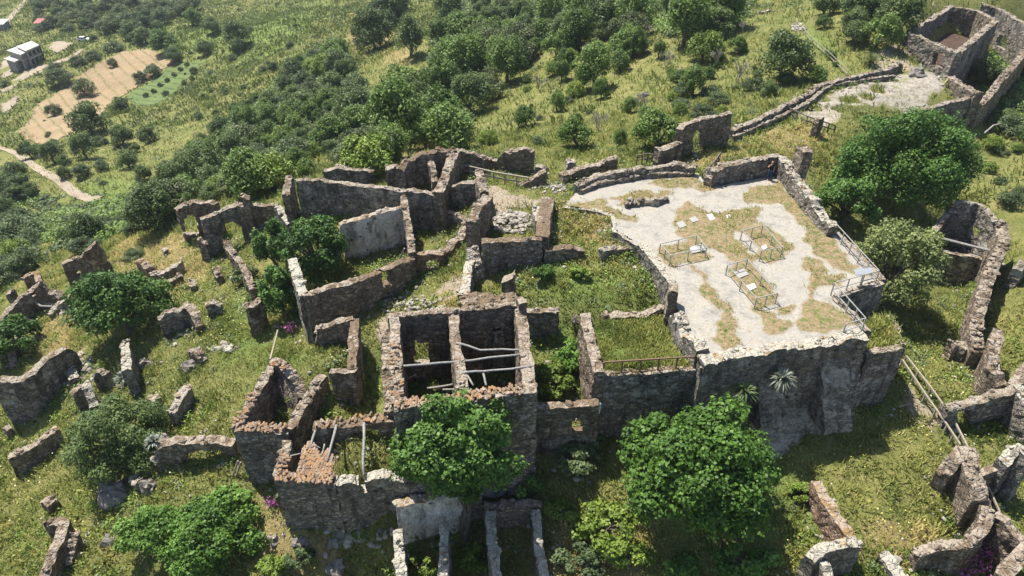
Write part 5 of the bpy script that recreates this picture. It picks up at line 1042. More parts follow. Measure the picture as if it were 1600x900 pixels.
fill([(540,70),(570,35),(600,0),(650,0),(600,50),(570,70)], 9, 2.6, 4, ['oakA','oakC'], 'dark evergreen tree in the narrow band of wood at the top centre left', 'trees of the top centre left band', 2)
fill([(690,0),(1010,0),(1000,45),(920,60),(850,55),(838,78),(790,75),(755,95),(700,118),(672,95),(690,40)], 58, 2.0, 3.5, ['oakA','oakB','oakC','oliveA','oakD'], 'broad leafy tree in the wood along the top centre edge', 'trees of the top centre wood', 3, sep=.54)
fill([(640,140),(690,112),(760,95),(800,66),(820,80),(790,102),(720,120),(660,150)], 14, 2.0, 3.2, ['oakB','oakD','oliveA'], 'mid green tree in the diagonal belt above the grassy slope', 'trees of the diagonal belt', 4)
fill([(600,140),(650,120),(700,140),(735,190),(700,215),(650,225),(610,200)], 18, 2.0, 3.2, ['oakB','oakD','lightA','oakA'], 'mid green tree in the thicket just behind the rounded ruin shell', 'trees of the thicket behind the rounded ruin', 5)
fill([(60,0),(330,0),(300,12),(255,30),(210,45),(170,52),(60,45),(30,40)], 64, 2.4, 3.6, ['oliveA','oliveB','oakA','oliveA'], 'grey green olive in the grove at the top left', 'olives of the top left grove', 6, 'olive_tree', sep=.5)
fill([(195,40),(240,30),(262,60),(285,88),(262,92),(235,72),(205,62)], 13, 2.6, 4.2, ['oakA','oakB'], 'dark tree in the belt above the ploughed field', 'trees of the belt above the field', 7)
fill([(0,320),(40,330),(50,400),(30,420),(0,440)], 12, 1.6, 2.8, ['bushA','oliveB','lightA'], 'shrub on the lower left slope under the far left ruins', 'shrubs of the lower left slope', 8, 'shrub', 'shrub')
fill([(860,75),(900,50),(935,70),(930,140),(890,150),(866,120)], 12, 1.8, 2.8, ['oakB','oakD','lightA'], 'leafy tree in the clump on the grassy slope above the gate wall', 'trees of the slope clump', 9)
fill([(930,60),(985,50),(1000,70),(960,120),(935,150)], 8, 1.5, 2.4, ['oakB','oakD'], 'slender tree on the slope above the gate wall, right of the clump', 'slender slope trees', 10)
fill([(1000,0),(1150,0),(1160,15),(1130,45),(1040,60),(1000,40)], 13, 2.2, 3.4, ['oakB','oakD','oakA'], 'leafy tree along the top edge left of the ruined hut', 'trees of the top right edge', 11)
fill([(0,262),(20,258),(50,290),(30,330),(0,330)], 8, 1.4, 2.3, ['oakA','oliveB','oakC'], 'dark bush beside the pale dirt track at the left', 'bushes by the dirt track', 12, 'shrub', 'shrub')
fill([(150,320),(235,290),(270,300),(240,350),(170,380),(120,380)], 14, 1.1, 2.0, ['bushA','oakA','oliveB'], 'low bush on the slope left of the gate house', 'low bushes left of the gate house', 13, 'shrub', 'shrub')
fill([(700,110),(740,95),(770,100),(770,120),(720,140)], 6, 1.8, 2.6, ['oakB','oliveA'], 'grey green tree beside the grassy ridge', 'trees beside the grassy ridge', 14)
SING = [('oliveB',92,120,38,'roundish dark tree at the left edge of the ploughed field'),('oliveB',84,107,26,'smaller crown touching the roundish dark tree by the field'),('oliveA',131,138,34,'lone round tree standing in the ploughed field, nearest its middle'),('oliveA',83,173,26,'small lone tree in the lower corner of the ploughed field'),('oliveA',175,97,17,'tiny lone tree in the upper part of the ploughed field'),
 ('oakA',188,166,28,'dark round tree at the lower tip of the vineyard strip'),('oakA',137,188,60,'widest dark tree just below the ploughed field'),('oliveB',238,110,28,'grey bush at the right border of the field, larger of two'),('oliveB',218,119,22,'grey bush at the right border of the field, smaller of two'),('oakA',145,60,14,'small bush by the white car'),
 ('bushA',122,96,26,'left end of the hedge row above the field'),('bushA',145,88,26,'right end of the hedge row above the field'),('bushA',176,74,28,'dark shrub between the hedge row and the olive grove'),('bushA',7,130,18,'small bush at the left edge below the farmhouse'),
 ('oakA',188,214,38,'dark round tree left of centre in the lower orchard'),('oakA',231,212,30,'round orchard tree nearest the slope wood'),('oakC',130,231,40,'dark orchard tree under the widest tree'),('oakA',198,250,36,'round orchard tree in the middle of the pale grass'),('oliveB',126,265,30,'grey orchard tree beside the bend of the track'),('oliveB',158,258,26,'grey orchard tree right of the bend of the track'),('oakA',222,272,30,'lowest round orchard tree with a long shadow'),('oliveB',258,259,26,'grey orchard tree at the edge of the slope wood'),('oakA',98,268,22,'small orchard tree just right of the track'),('oakC',80,240,38,'pair-like dark tree at the left of the orchard'),('oakA',100,252,24,'narrow dark tree beside the pair-like one'),('oakA',45,235,34,'dark tree above the left bend of the track'),('bushA',155,220,24,'low bush between two orchard trees'),('oakA',210,232,18,'tiny orchard bush in the middle of the grass'),('bushA',82,220,12,'tiny bush at the foot of the ploughed field'),
 ('darkD',640,62,50,'tall dark egg-shaped tree standing alone on the dry slope'),('oakD',593,63,20,'little lone shrub left of the tall dark egg-shaped tree'),('oakC',735,152,62,'big dark oak with a pale crest behind the rounded ruin'),('oliveA',760,140,56,'grey green oak crown right of the big dark oak'),('oakC',700,165,40,'leafy oak left of the big dark oak'),
 ('oakB',822,182,40,'round bright tree alone on the slope right behind the jagged wall'),('oakD',870,160,30,'slim upright tree on the slope above the pointed wall'),('oakD',940,140,32,'slim leafy tree between the clump and the gate wall'),('oakB',900,212,62,'broad soft tree just behind the pointed wall'),('oakB',1030,208,72,'dense dark green tree left of the gate wall'),('oakB',1010,178,30,'smaller tree behind the dense one by the gate wall'),
 ('oakC',1225,95,76,'big spreading dark oak in the middle of the upper right slope'),('lightA',1100,75,60,'light green loose tree on the upper slope'),('oakD',1085,130,44,'grey green loose tree below the light green one'),('oakA',1335,35,40,'dark round bush beside the upper rock face'),('oakC',1410,25,70,'dense dark conifer-like tree beside the hilltop house'),('oakA',1290,8,44,'dark tree at the top edge above the path'),('oakD',970,215,30,'yellowish green sapling behind the curved parapet'),('lightA',765,216,40,'bright yellow green shrub on the slope behind the back edge walls'),('oakB',705,222,24,'dark green bush behind the rounded ruin shell'),
 ('oakA',330,40,30,'leafy tree at the end of the light meadow'),('oakB',300,28,34,'big tree in the light meadow at the top left'),('oakC',368,55,40,'tree pair on the bare hillside at the top left, upper crown'),('oakA',372,72,26,'tree pair on the bare hillside at the top left, lower crown'),('oakA',318,75,30,'dark scrub below the light meadow'),('bushA',363,90,16,'tiny dark bush on the yellow hillside'),('oakA',302,110,14,'tiny bush at the end of the vineyard strip'),
 ('bushA',132,385,50,'bright green bush at the drop beside the two-step wall'),('bushA',208,398,36,'small green bush right above the left fig tree'),('oliveB',45,372,44,'grey bush above the far left ruins'),('oakB',105,370,40,'dark green bush at the drop, left of the gate house'),('oakA',1590,75,30,'dark creeper bush in the pit right of the hilltop house'),('oakA',1575,190,40,'shaded scrub in the pit below the plateau'),
 ('oakD',1030,78,26,'slim green tree on the dry slope'),('oakD',985,165,26,'slim tree in the dry slope left of the dense one'),('oakB',1060,120,24,'small tree on the dry slope near the pale rock'),('oakB',1150,70,34,'green scrub on the upper slope'),('oakA',1200,140,30,'dark skirt of the big spreading oak'),('lightA',545,235,40,'light shrub behind the long hall wall'),('oakB',575,240,50,'green tree behind the low wall piece of the hall'),('oakB',480,262,40,'green shrub behind the left end of the hall')]
for kind, px, py, w, lab in SING: tree(kind, px, py, pxr(px, py, w), lab, None, 'shrub' if kind in ('bushA',) else 'leafy_tree', 'shrub' if kind == 'bushA' else 'tree')
fill([(1545,200),(1600,180),(1600,330),(1560,320),(1540,260)], 10, .8, 1.7, ['bushA','lightA','oakB'], 'low shrub on the grassy slope at the right edge above the roofless house', 'right edge slope shrubs', 31, 'shrub', 'shrub')
fill([(1535,90),(1600,70),(1600,180),(1540,190),(1520,160)], 10, 1.2, 2.2, ['oakA','oakB','bushA'], 'scrub bush in the shaded pit right of the hilltop house', 'pit scrub', 32, 'shrub', 'shrub')
fill([(780,120),(960,90),(1010,220),(960,240),(800,225),(750,190)], 12, .4, .9, ['bushA','lightA','oakB','oliveB'], 'small shrub scattered on the grassy slope behind the back edge walls', 'slope shrubs behind the back edge', 33, 'shrub', 'shrub')
fill([(1010,120),(1240,50),(1330,100),(1150,175),(1060,190)], 30, .5, 1.5, ['bushA','lightA','oakB','oliveB'], 'shrub scattered on the slope beyond the long boundary wall', 'shrubs beyond the boundary wall', 34, 'shrub', 'shrub')
fill([(1240,0),(1420,0),(1400,60),(1330,70)], 12, 1.0, 2.2, ['oakA','oakB','bushA'], 'bush on the hilltop beside the upper footpath', 'hilltop bushes', 35, 'shrub', 'shrub')
fill([(250,60),(480,10),(520,60),(420,130),(330,180),(260,200)], 40, .5, 1.3, ['bushA','oliveB','oakA'], 'tiny bush dotted over the bare hillside above the dense wood', 'bare hillside bushes', 36, 'shrub', 'shrub')
fill([(0,150),(250,180),(260,290),(150,310),(40,230)], 12, .4, .8, ['bushA','oliveB'], 'tiny bush in the orchard grass of the valley', 'orchard undergrowth', 37, 'shrub', 'shrub')
for i, (px, py) in enumerate(((228,149),(240,142),(250,132),(261,125),(272,116),(282,108),(292,100),(288,128),(300,122))): tree('oakA', px, py, .8, 'little round bush in the row along the bright vineyard strip', 'bushes of the vineyard row', 'shrub', 'shrub')

# great trees among the ruins
def big_tree(name, label, cat, kind, px, py, hc, rx, ry, rz, nlobe, nleaf, leaf, seed, lobe=.3, trunk=.3, zabs=None):
    c = G(px, py, hc) if zabs is None else P(px, py, zabs); z = float(Tz(c[0], c[1])); t = thing(name, label, cat, (c[0], c[1], z)); zc = c[2]-z
    p, nr, s, tt, lc, lr = crown_arrays(rx, ry, rz, nlobe, nleaf, leaf, seed, lobe); rs = np.random.RandomState(seed+1)
    p = p+np.array([0, 0, zc]); me = leafmesh('crown', L[kind], leaf_quads(p, nr, s, rs, .75), tt); o = bpy.data.objects.new('crown', me); COL.objects.link(o); o.parent = t
    if trunk:
        tm = trunk_mb(zc, trunk, [tuple(q*.9+np.array([0, 0, zc])) for q in lc], seed, n=14)
        mt = bpy.data.meshes.new('trunk'); mt.from_pydata(tm.v, [], tm.f); mt.materials.append(M['bark']); b = bpy.data.objects.new('trunk', mt); COL.objects.link(b); b.parent = t
    return t
big_tree('fig_tree', 'huge bright green fig tree in front of the bastion', 'tree', 'fig', 1094, 735, 2.8, 4.85, 4.1, 4.0, 85, 34000, .24, 201, .24)
big_tree('fig_tree', 'dark green fig tree hiding the front of the big roofless house', 'tree', 'figdark', 720, 706, 3.0, 3.95, 2.5, 3.7, 66, 27000, .22, 202, .24, zabs=-2.4)
big_tree('fig_tree', 'giant spreading fig tree on the right below the rocky plateau', 'tree', 'figdark', 1412, 258, 3.4, 6.1, 5.2, 5.4, 135, 50000, .24, 203, .23)
big_tree('fig_tree', 'lower dark skirt tree between the terrace wall and the giant fig', 'tree', 'figdark', 1325, 318, 1.8, 2.8, 2.4, 2.4, 30, 9000, .22, 204)
big_tree('pepper_tree', 'pale olive green feathery tree just right of the terrace railing', 'tree', 'pepper', 1400, 415, 3.4, 3.8, 3.4, 3.9, 60, 20000, .19, 205, .24)
big_tree('fig_tree', 'full dark fig tree on the left hillside among wall fragments', 'tree', 'figdark', 188, 478, 2.8, 4.5, 3.9, 3.7, 60, 22000, .23, 206, .24)
big_tree('holm_oak', 'round grey green bush-like oak on the left slope', 'tree', 'oak', 182, 685, 1.9, 3.7, 3.5, 3.0, 60, 22000, .17, 207, .24)
big_tree('fig_tree', 'right one of twin bright fig bushes at the bottom left', 'tree', 'fig', 322, 842, 1.6, 3.4, 2.7, 2.5, 44, 15000, .2, 208, .26)
big_tree('fig_tree', 'left one of twin bright fig bushes at the bottom left', 'tree', 'fig', 240, 830, 1.4, 2.3, 2.1, 1.9, 30, 9000, .2, 209, .26)
big_tree('shrub', 'loose bright shrub above the twin fig bushes', 'shrub', 'fig', 352, 785, 1.0, 1.7, 1.3, 1.2, 16, 2600, .25, 210, .3, .12)
big_tree('fig_tree', 'dark fig tree rising inside the left room of the big hall', 'tree', 'figdark', 488, 392, 2.4, 2.9, 2.6, 3.0, 36, 13000, .21, 211, .26)
big_tree('shrub', 'dark creeper hanging on the outer left wall of the hall', 'shrub', 'figdark', 437, 462, 2.0, 1.6, 1.5, 2.6, 24, 6500, .2, 212, .34, .15)
big_tree('shrub', 'upper creeper clump beside the gate house', 'shrub', 'figdark', 425, 385, 2.2, 1.7, 1.5, 2.6, 24, 6500, .2, 213, .34, .15)
big_tree('shrub', 'weedy bright shrub in the trench right of the big house', 'shrub', 'light', 868, 590, .8, 1.5, 1.6, 1.0, 16, 2400, .24, 214, .34, .1)
big_tree('shrub', 'darker green shrub in the trench below the garden platform wall', 'shrub', 'fig', 892, 555, .8, 1.2, 1.4, .9, 14, 2000, .24, 215, .34, .1)
big_tree('shrub', 'fig shoots hanging over the cell wall below the dark fig tree', 'shrub', 'figdark', 722, 768, .9, 1.5, .8, 1.5, 22, 4500, .2, 216, .32, .1, zabs=-5.2)
big_tree('shrub', 'thin green shoots in the shade beside the dark fig tree', 'shrub', 'figdark', 824, 760, .9, 1.0, .8, 1.3, 12, 1800, .2, 217, .34, .08)
big_tree('fig_tree', 'fig bush at the left edge beside the dark wall corner', 'tree', 'figdark', 18, 530, 1.6, 2.6, 2.2, 1.8, 30, 9000, .21, 218)
big_tree('shrub', 'grey leafed bush on the crumbling wall below the arched doorway', 'shrub', 'olive', 382, 428, .7, 1.3, 1.0, .9, 12, 1400, .2, 219, .34, .1)
big_tree('shrub', 'dark scrub mass in the shade below the giant fig', 'shrub', 'figdark', 1340, 275, 1.2, 2.4, 2.0, 1.6, 18, 2600, .3, 220, .34, .15)
big_tree('shrub', 'low weeds growing inside the cells at the bottom centre', 'shrub', 'light', 740, 872, .5, 1.1, 1.2, .8, 12, 1300, .22, 221, .34, .08)
big_tree('shrub', 'bright weeds in the leftmost cell at the bottom centre', 'shrub', 'light', 655, 885, .5, 1.0, 1.0, .8, 12, 1100, .22, 222, .34, .08)
big_tree('shrub', 'pale green bush on the shaded bank right of the dark fig tree', 'shrub', 'bush', 905, 715, .7, 1.9, 1.5, .9, 18, 2200, .24, 223, .34, .1)
big_tree('shrub', 'yellowish bush on the bank below the pale green one', 'shrub', 'light', 950, 820, .5, 2.4, 1.9, .9, 22, 2800, .23, 224, .32, .1)
big_tree('shrub', 'leafy green clump at the bottom edge below the huge fig tree', 'shrub', 'fig', 1165, 880, .6, 2.0, 1.2, .9, 18, 2400, .25, 225, .32, .1)
for k_, (lab, px, py, r_, kd) in enumerate((('sunny yellow green bush left of the pale track between the cells and the huge fig', 880, 800, 1.2, 'light'), ('broad pale bush at the bottom edge right of the cells', 905, 875, 1.5, 'bush'), ('bright low bush under the lower left side of the huge fig', 985, 865, 1.5, 'light'), ('tall weedy bush below the small window of the low wall', 925, 690, 1.0, 'bush'), ('green bush at the bottom edge under the huge fig', 1060, 890, 1.3, 'fig'), ('small weedy bush beside the red brick flank', 1255, 770, .9, 'light'), ('leafy weed clump at the bottom left of the twin fig bushes', 430, 885, 1.1, 'light'), ('low bush against the foot of the lower left house', 470, 870, .9, 'bush'), ('weedy bush behind the low stub in the yard', 905, 425, .8, 'light'), ('green weeds along the shaded wall of the yard', 850, 425, .9, 'fig'))):
    big_tree('shrub', lab, 'shrub', kd, px, py, .4, r_, r_*.8, r_*.55, 16, 2600, .18, 300+k_, .32, .06)
# silver plants growing out of the masonry, pink blossom
def rosette(label, c, r, nl, kind, name, cat, seed, droop=.5):
    rs = random.Random(seed); mb = MB()
    for _ in range(nl):
        a = rs.uniform(0, 6.28); e = rs.uniform(-.3, 1.2); d = Vector((math.cos(a)*math.cos(e), math.sin(a)*math.cos(e), math.sin(e))); s = d.cross(Vector((0, 0, 1))).normalized()*.05; b = Vector(c)
        p1 = b+d*r*.55; p2 = b+d*r-Vector((0, 0, droop*r*.5)); mb.add([b-s*.6, b+s*.6, p1+s, p2, p1-s], [(0, 1, 2, 4), (4, 2, 3)], rs.random())
    mb.build(name, L[kind], None, label, cat)
def onwall(px, py, out=.6): q = P(px, py-60, .1); q = P(px, 562-(px-1096)*.155, .1); x = q.copy(); 
def wp(px, py, zg): return P(px, py, zg)
rosette('silver white tuft of leaves growing out of the bastion face', P(1222,592,-1.35), .95, 120, 'silver', 'silver_plant', 'plant', 1)
rosette('second silvery tuft in the shade lower left on the bastion', P(1164,612,-1.9), .9, 90, 'bush', 'silver_plant', 'plant', 2)
rosette('silver leaf tuft at the foot of the low arched wall', P(240,690,-8.2), .7, 90, 'silver', 'silver_plant', 'plant', 3)
rosette('silver leaf tuft by the leaning wall end under the left fig tree', P(192,592,-10.4), .9, 80, 'silver', 'silver_plant', 'plant', 4)
rosette('grey cactus clump by the far end of the boundary wall', G(1360,97,.4), 1.3, 120, 'olive', 'agave_clump', 'plant', 5, .1)
def blossom(label, px, py, h, rx, n_, seed):
    rs = np.random.RandomState(seed); c = G(px, py, h); q = c+rs.normal(size=(n_, 3))*np.array([rx, rx*.6, .25]); nr = rs.normal(size=(n_, 3))+np.array([0, -.3, 1]); nr /= np.linalg.norm(nr, axis=1, keepdims=True)
    me = leafmesh('valerian_flowers', L['pink'], leaf_quads(q-c, nr, rs.uniform(.09, .2, n_), rs, .9), rs.rand(n_)); o = bpy.data.objects.new('valerian_flowers', me); COL.objects.link(o); o.location = c; tag(o, label, 'flowers')
blossom('purple pink flowers at the foot of the courtyard house corner', 428, 785, .4, .28, 90, 1)
blossom('large drift of purple pink flowers in the bottom right hollow', 1520, 882, .5, .75, 260, 2)
blossom('pink flowers climbing the curved low wall at the bottom right', 1548, 862, .6, .3, 110, 3)
blossom('small pale pink bloom by the outer left wall of the hall', 452, 512, .8, .22, 60, 4)
big_tree('shrub', 'green plant carrying the purple flowers in the bottom right hollow', 'shrub', 'fig', 1500, 868, .4, 1.1, .8, .6, 10, 900, .2, 231, .34, .08)
big_tree('shrub', 'blue green plant beside the purple flowers of the courtyard house', 'shrub', 'bush', 440, 776, .6, .5, .4, .7, 8, 500, .18, 232, .34, .06)
# bare, leafless shrubs on the dry slope
def bare(label, px, py, h, seed, spread=.55, nb=16):
    rg_ = random.Random(seed); c = Vector(G(px, py)); mb = MB()
    def grow(p, d, l, r, k):
        e = p+d*l; mb.tube([p, p.lerp(e, .5)+Vector((rg_.uniform(-.05, .05), rg_.uniform(-.05, .05), 0))*l, e], [r, r*.8, r*.6], 4)
        if k > 0:
            for _ in range(3): grow(p.lerp(e, rg_.uniform(.5, 1)), (d+Vector((rg_.uniform(-1, 1), rg_.uniform(-1, 1), rg_.uniform(-.2, .6)))*spread).normalized(), l*rg_.uniform(.5, .75), max(.016, r*.55), k-1)
    for _ in range(max(3, nb//5)): grow(c-Vector((0, 0, .2)), Vector((rg_.uniform(-.4, .4), rg_.uniform(-.4, .4), 1)).normalized(), h*.38, .055, 4)
    mb.build('bare_shrub', M['deadwood'], None, label, 'bare shrub')
for lab, px, py, h in (('bare grey thicket left of the big spreading oak',1150,130,4),('leafless grey bush on the slope left of the gate wall',1000,178,3.4),('lone dead sapling on the open grassy slope',843,142,3.2),('thin dead tree beside the slope clump',912,95,3.6),('leafless shrub under the light green tree',1120,105,3.5),('bare twiggy shrub on the upper slope near the top edge',945,45,3.4),('dead brush beside the slim tree on the dry slope',1005,60,3.2),('leafless pale tree on the slope by the white rock',1040,105,3),('dry twigs among the trees above the pointed wall',935,205,3),('pale dead branches sticking out of the dark fig tree by the cells',672,760,2.2),('thin dead stalks in the garden trench',897,508,1.4),('bare grey twigs by the top of the round green bush',212,620,1.6),('dead bush on the slope below the ruined hut',1160,55,2.6)): bare(lab, px, py, h, int(px+py))

# grass tufts over the near ground
def tufts(name, n_, xr, yr, hmin, hmax, seed, mat, keep, spread=.16, nb=4, wmul=1.0, zfun=Tz, dry=0.0):
    rs = np.random.RandomState(seed); x = rs.uniform(*xr, n_); y = rs.uniform(*yr, n_)
    k = keep(x, y, rs); x, y = x[k], y[k]; z = zfun(x, y); m_ = len(x)
    dz = np.clip(_bil(zd, x, y)*.38+.55*fbm(x*.16, y*.16, 3)+.75*fbm(x*.7+5, y*.7, 3)-.30+dry, 0, 1)
    X_ = np.repeat(x, nb); Y_ = np.repeat(y, nb); Z_ = np.repeat(z, nb); q = len(X_)
    a = rs.uniform(0, 6.28, q); h = np.repeat(rs.uniform(hmin, hmax, m_)*(.5+vnoise(x*.6, y*.6)), nb)*rs.uniform(.6, 1.1, q); lean = rs.uniform(.3, 1.3, q); w = h*.10*wmul+.012
    bx = X_+rs.normal(size=q)*spread; by = Y_+rs.normal(size=q)*spread; bz = zfun(bx, by)
    base = np.stack([bx, by, bz-.04], -1); tip = base+np.stack([np.cos(a)*lean*h, np.sin(a)*lean*h, h], -1); side = np.stack([-np.sin(a), np.cos(a), 0*a], -1)*w[:, None]
    mid = base*.45+tip*.55+np.array([0, 0, 1])*(h*.12)[:, None]
    V = np.stack([base-side*.6, base+side*.6, mid+side, tip], 1); V2 = np.stack([base-side*.6, mid+side, tip, mid-side], 1)
    quads = np.stack([base-side*.5, base+side*.5, tip+side*.25, mid-side], 1).reshape(-1, 3)
    t = np.clip(np.repeat(dz, nb)+rs.normal(size=q)*.13, 0, 1)
    me = leafmesh(name, L[mat], quads, t); o = bpy.data.objects.new(name, me); COL.objects.link(o); tag(o, kind='stuff'); return o
def _bil(F, x, y):
    i = np.clip(np.searchsorted(GX, x)-1, 0, len(GX)-2); j = np.clip(np.searchsorted(GY, y)-1, 0, len(GY)-2); return F[j, i]
ledarr = [tuple(q) for q in ledp]
def keep_ground(x, y, rs):
    k = ~inpoly(x, y, deckp) & ~inpoly(x, y, PLATFORM) & ~inpoly(x, y, ledarr)
    k &= rs.rand(len(x)) > np.clip(_bil(zb, x, y)*.85+_bil(zp, x, y)*.97, 0, 1)
    d = np.hypot(x, y); return k & (rs.rand(len(x)) < np.clip(48/d, .2, 1)**1.5)
tufts('meadow_grass', 130000, (-60, 46), (14, 80), .15, .38, 11, 'grass', keep_ground, spread=.2, nb=5, dry=.08)
tufts('slope_grass', 60000, (-110, 110), (60, 210), .28, .6, 15, 'grass', lambda x, y, rs: (rs.rand(len(x)) > _bil(zp, x, y)*1.2) & (np.abs(x) < y*.85) & ~inpoly(x, y, HOUSEFLOOR) & ~np.logical_or.reduce([inpoly(x, y, F_) for F_ in FIELDS]) & (rs.rand(len(x)) < np.clip(90/y, .2, 1)), spread=.45, nb=4, wmul=1.6, dry=-.06)
tufts('meadow_grass', 9000, (min(q[0] for q in gp), max(q[0] for q in gp)), (min(q[1] for q in gp), max(q[1] for q in gp)), .15, .4, 12, 'grass', lambda x, y, rs: inpoly(x, y, gp) & (rs.rand(len(x)) < .6), zfun=lambda x, y: x*0-1.2, dry=.2)
tufts('meadow_grass', 1500, (min(q[0] for q in ledp), max(q[0] for q in ledp)), (min(q[1] for q in ledp), max(q[1] for q in ledp)), .2, .5, 13, 'grass', lambda x, y, rs: inpoly(x, y, ledarr), zfun=lambda x, y: x*0-1.76)
DX, DY, DZ, DV = DECK_VEG
def inhouse(x, y): return inpoly(x, y, HOUSEFLOOR)
def deckkeep(x, y, rs):
    i = np.clip(((x-DX[0, 0])/st).astype(int), 0, DX.shape[1]-1); j = np.clip(((y-DY[0, 0])/st).astype(int), 0, DX.shape[0]-1); return rs.rand(len(x)) < DV[j, i]*.8
tufts('terrace_grass', 26000, (DX.min(), DX.max()), (DY.min(), DY.max()), .06, .2, 14, 'grass', deckkeep, .08, 3, zfun=lambda x, y: x*0+.04, dry=.28)
def flowers(seed, n_):
    rs = np.random.RandomState(seed); x = rs.uniform(-45, 32, n_); y = rs.uniform(18, 62, n_); k = keep_ground(x, y, rs) & (fbm(x*.25+8, y*.25, 3) > .52); x, y = x[k], y[k]; q = np.stack([x, y, Tz(x, y)+rs.uniform(.25, .5, len(x))], -1)
    nr = rs.normal(size=(len(x), 3))*.3+np.array([0, -.2, 1]); nr /= np.linalg.norm(nr, axis=1, keepdims=True)
    me = leafmesh('wild_flowers', L['flower'], leaf_quads(q, nr, rs.uniform(.06, .15, len(x)), rs, .9), rs.rand(len(x))); o = bpy.data.objects.new('wild_flowers', me); COL.objects.link(o); tag(o, kind='stuff')
flowers(3, 5000)
# fallen stones strewn along the wall feet
def strewn(seed, n_):
    rg_ = random.Random(seed); mb = MB(); k = 0
    for _ in range(n_):
        x, y, ax, ay = rg_.choice(FOOT); d = abs(rg_.gauss(0, .7)); x += ax*d+rg_.gauss(0, .3); y += ay*d+rg_.gauss(0, .3)
        if inpoly([x], [y], deckp)[0] or inpoly([x], [y], PLATFORM)[0] or inpoly([x], [y], ledarr)[0]: continue
        r = .05+.13*rg_.random()**2.2+(.14 if rg_.random() < .05 else 0); mb.stone((x, y, float(Tz(x, y))+r*.35), r, rg_)
    mb.build('strewn_stones', M['rubble'], None, kind='stuff')
strewn(9, 4200)
# taller weeds in clumps
def weed_clumps(seed, n_, kind, keep, size=(.35, .8)):
    rs = np.random.RandomState(seed); x = rs.uniform(-55, 42, n_); y = rs.uniform(15, 75, n_); k = keep_ground(x, y, rs) & keep(x, y); x, y = x[k], y[k]; r = rs.uniform(*size, len(x)); m_ = 26
    ctr = np.stack([x, y, Tz(x, y)], -1); v = rs.normal(size=(len(x), m_, 3)); v[..., 2] = np.abs(v[..., 2]); v /= np.linalg.norm(v, axis=2, keepdims=True); q = (ctr[:, None]+v*r[:, None, None]*np.array([1, 1, .75])*rs.uniform(.6, 1.05, (len(x), m_, 1))).reshape(-1, 3)
    nr = v.reshape(-1, 3)*.6+rs.normal(size=q.shape)*.5+np.array([0, 0, .5]); nr /= np.linalg.norm(nr, axis=1, keepdims=True); t = np.clip(np.repeat(rs.rand(len(x)), m_)*.7+.15+rs.normal(size=len(q))*.12, 0, 1)
    me = leafmesh('weed_clumps', L[kind], leaf_quads(q, nr, rs.uniform(.12, .26, len(q)), rs, .5), t); o = bpy.data.objects.new('weed_clumps', me); COL.objects.link(o); tag(o, kind='stuff')
weed_clumps(21, 6500, 'light', lambda x, y: (fbm(x*.18, y*.18+4, 3) > .52))
weed_clumps(22, 4500, 'bush', lambda x, y: (fbm(x*.2+30, y*.2, 3) > .54), (.3, .7))
def far_scrub(seed, n_):
    rs = np.random.RandomState(seed); x = rs.uniform(-230, 60, n_); y = rs.uniform(100, 420, n_); k = (np.abs(x) < y*.8) & (fbm(x*.05+3, y*.05, 4)+.25*rs.rand(n_) > .62); x, y = x[k], y[k]
    for F_ in FIELDS: k = ~inpoly(x, y, F_); x, y = x[k], y[k]
    m_ = 12; r = rs.uniform(.25, .8, len(x)); v = rs.normal(size=(len(x), m_, 3)); v[..., 2] = np.abs(v[..., 2]); v /= np.linalg.norm(v, axis=2, keepdims=True)
    q = (np.stack([x, y, Tz(x, y)], -1)[:, None]+v*r[:, None, None]*np.array([1, 1, .7])).reshape(-1, 3); nr = v.reshape(-1, 3)+np.array([0, 0, .6]); nr /= np.linalg.norm(nr, axis=1, keepdims=True)
    me = leafmesh('far_scrub', L['bush'], leaf_quads(q, nr, np.repeat(r, m_)*.7, rs, .8), np.clip(np.repeat(rs.rand(len(x)), m_)*.8+.2*rs.rand(len(q)), 0, 1)); o = bpy.data.objects.new('far_scrub', me); COL.objects.link(o); tag(o, kind='stuff')
far_scrub(5, 16000)
tufts('far_grass', 60000, (-240, 60), (150, 400), .4, .9, 16, 'grass', lambda x, y, rs: (np.abs(x) < y*.8) & ~np.logical_or.reduce([inpoly(x, y, F_) for F_ in FIELDS]), spread=.9, nb=4, wmul=2.6, dry=-.2)
def offroad(x, y): return ~np.logical_or.reduce([inpoly(x, y, F_) for F_ in FIELDS])
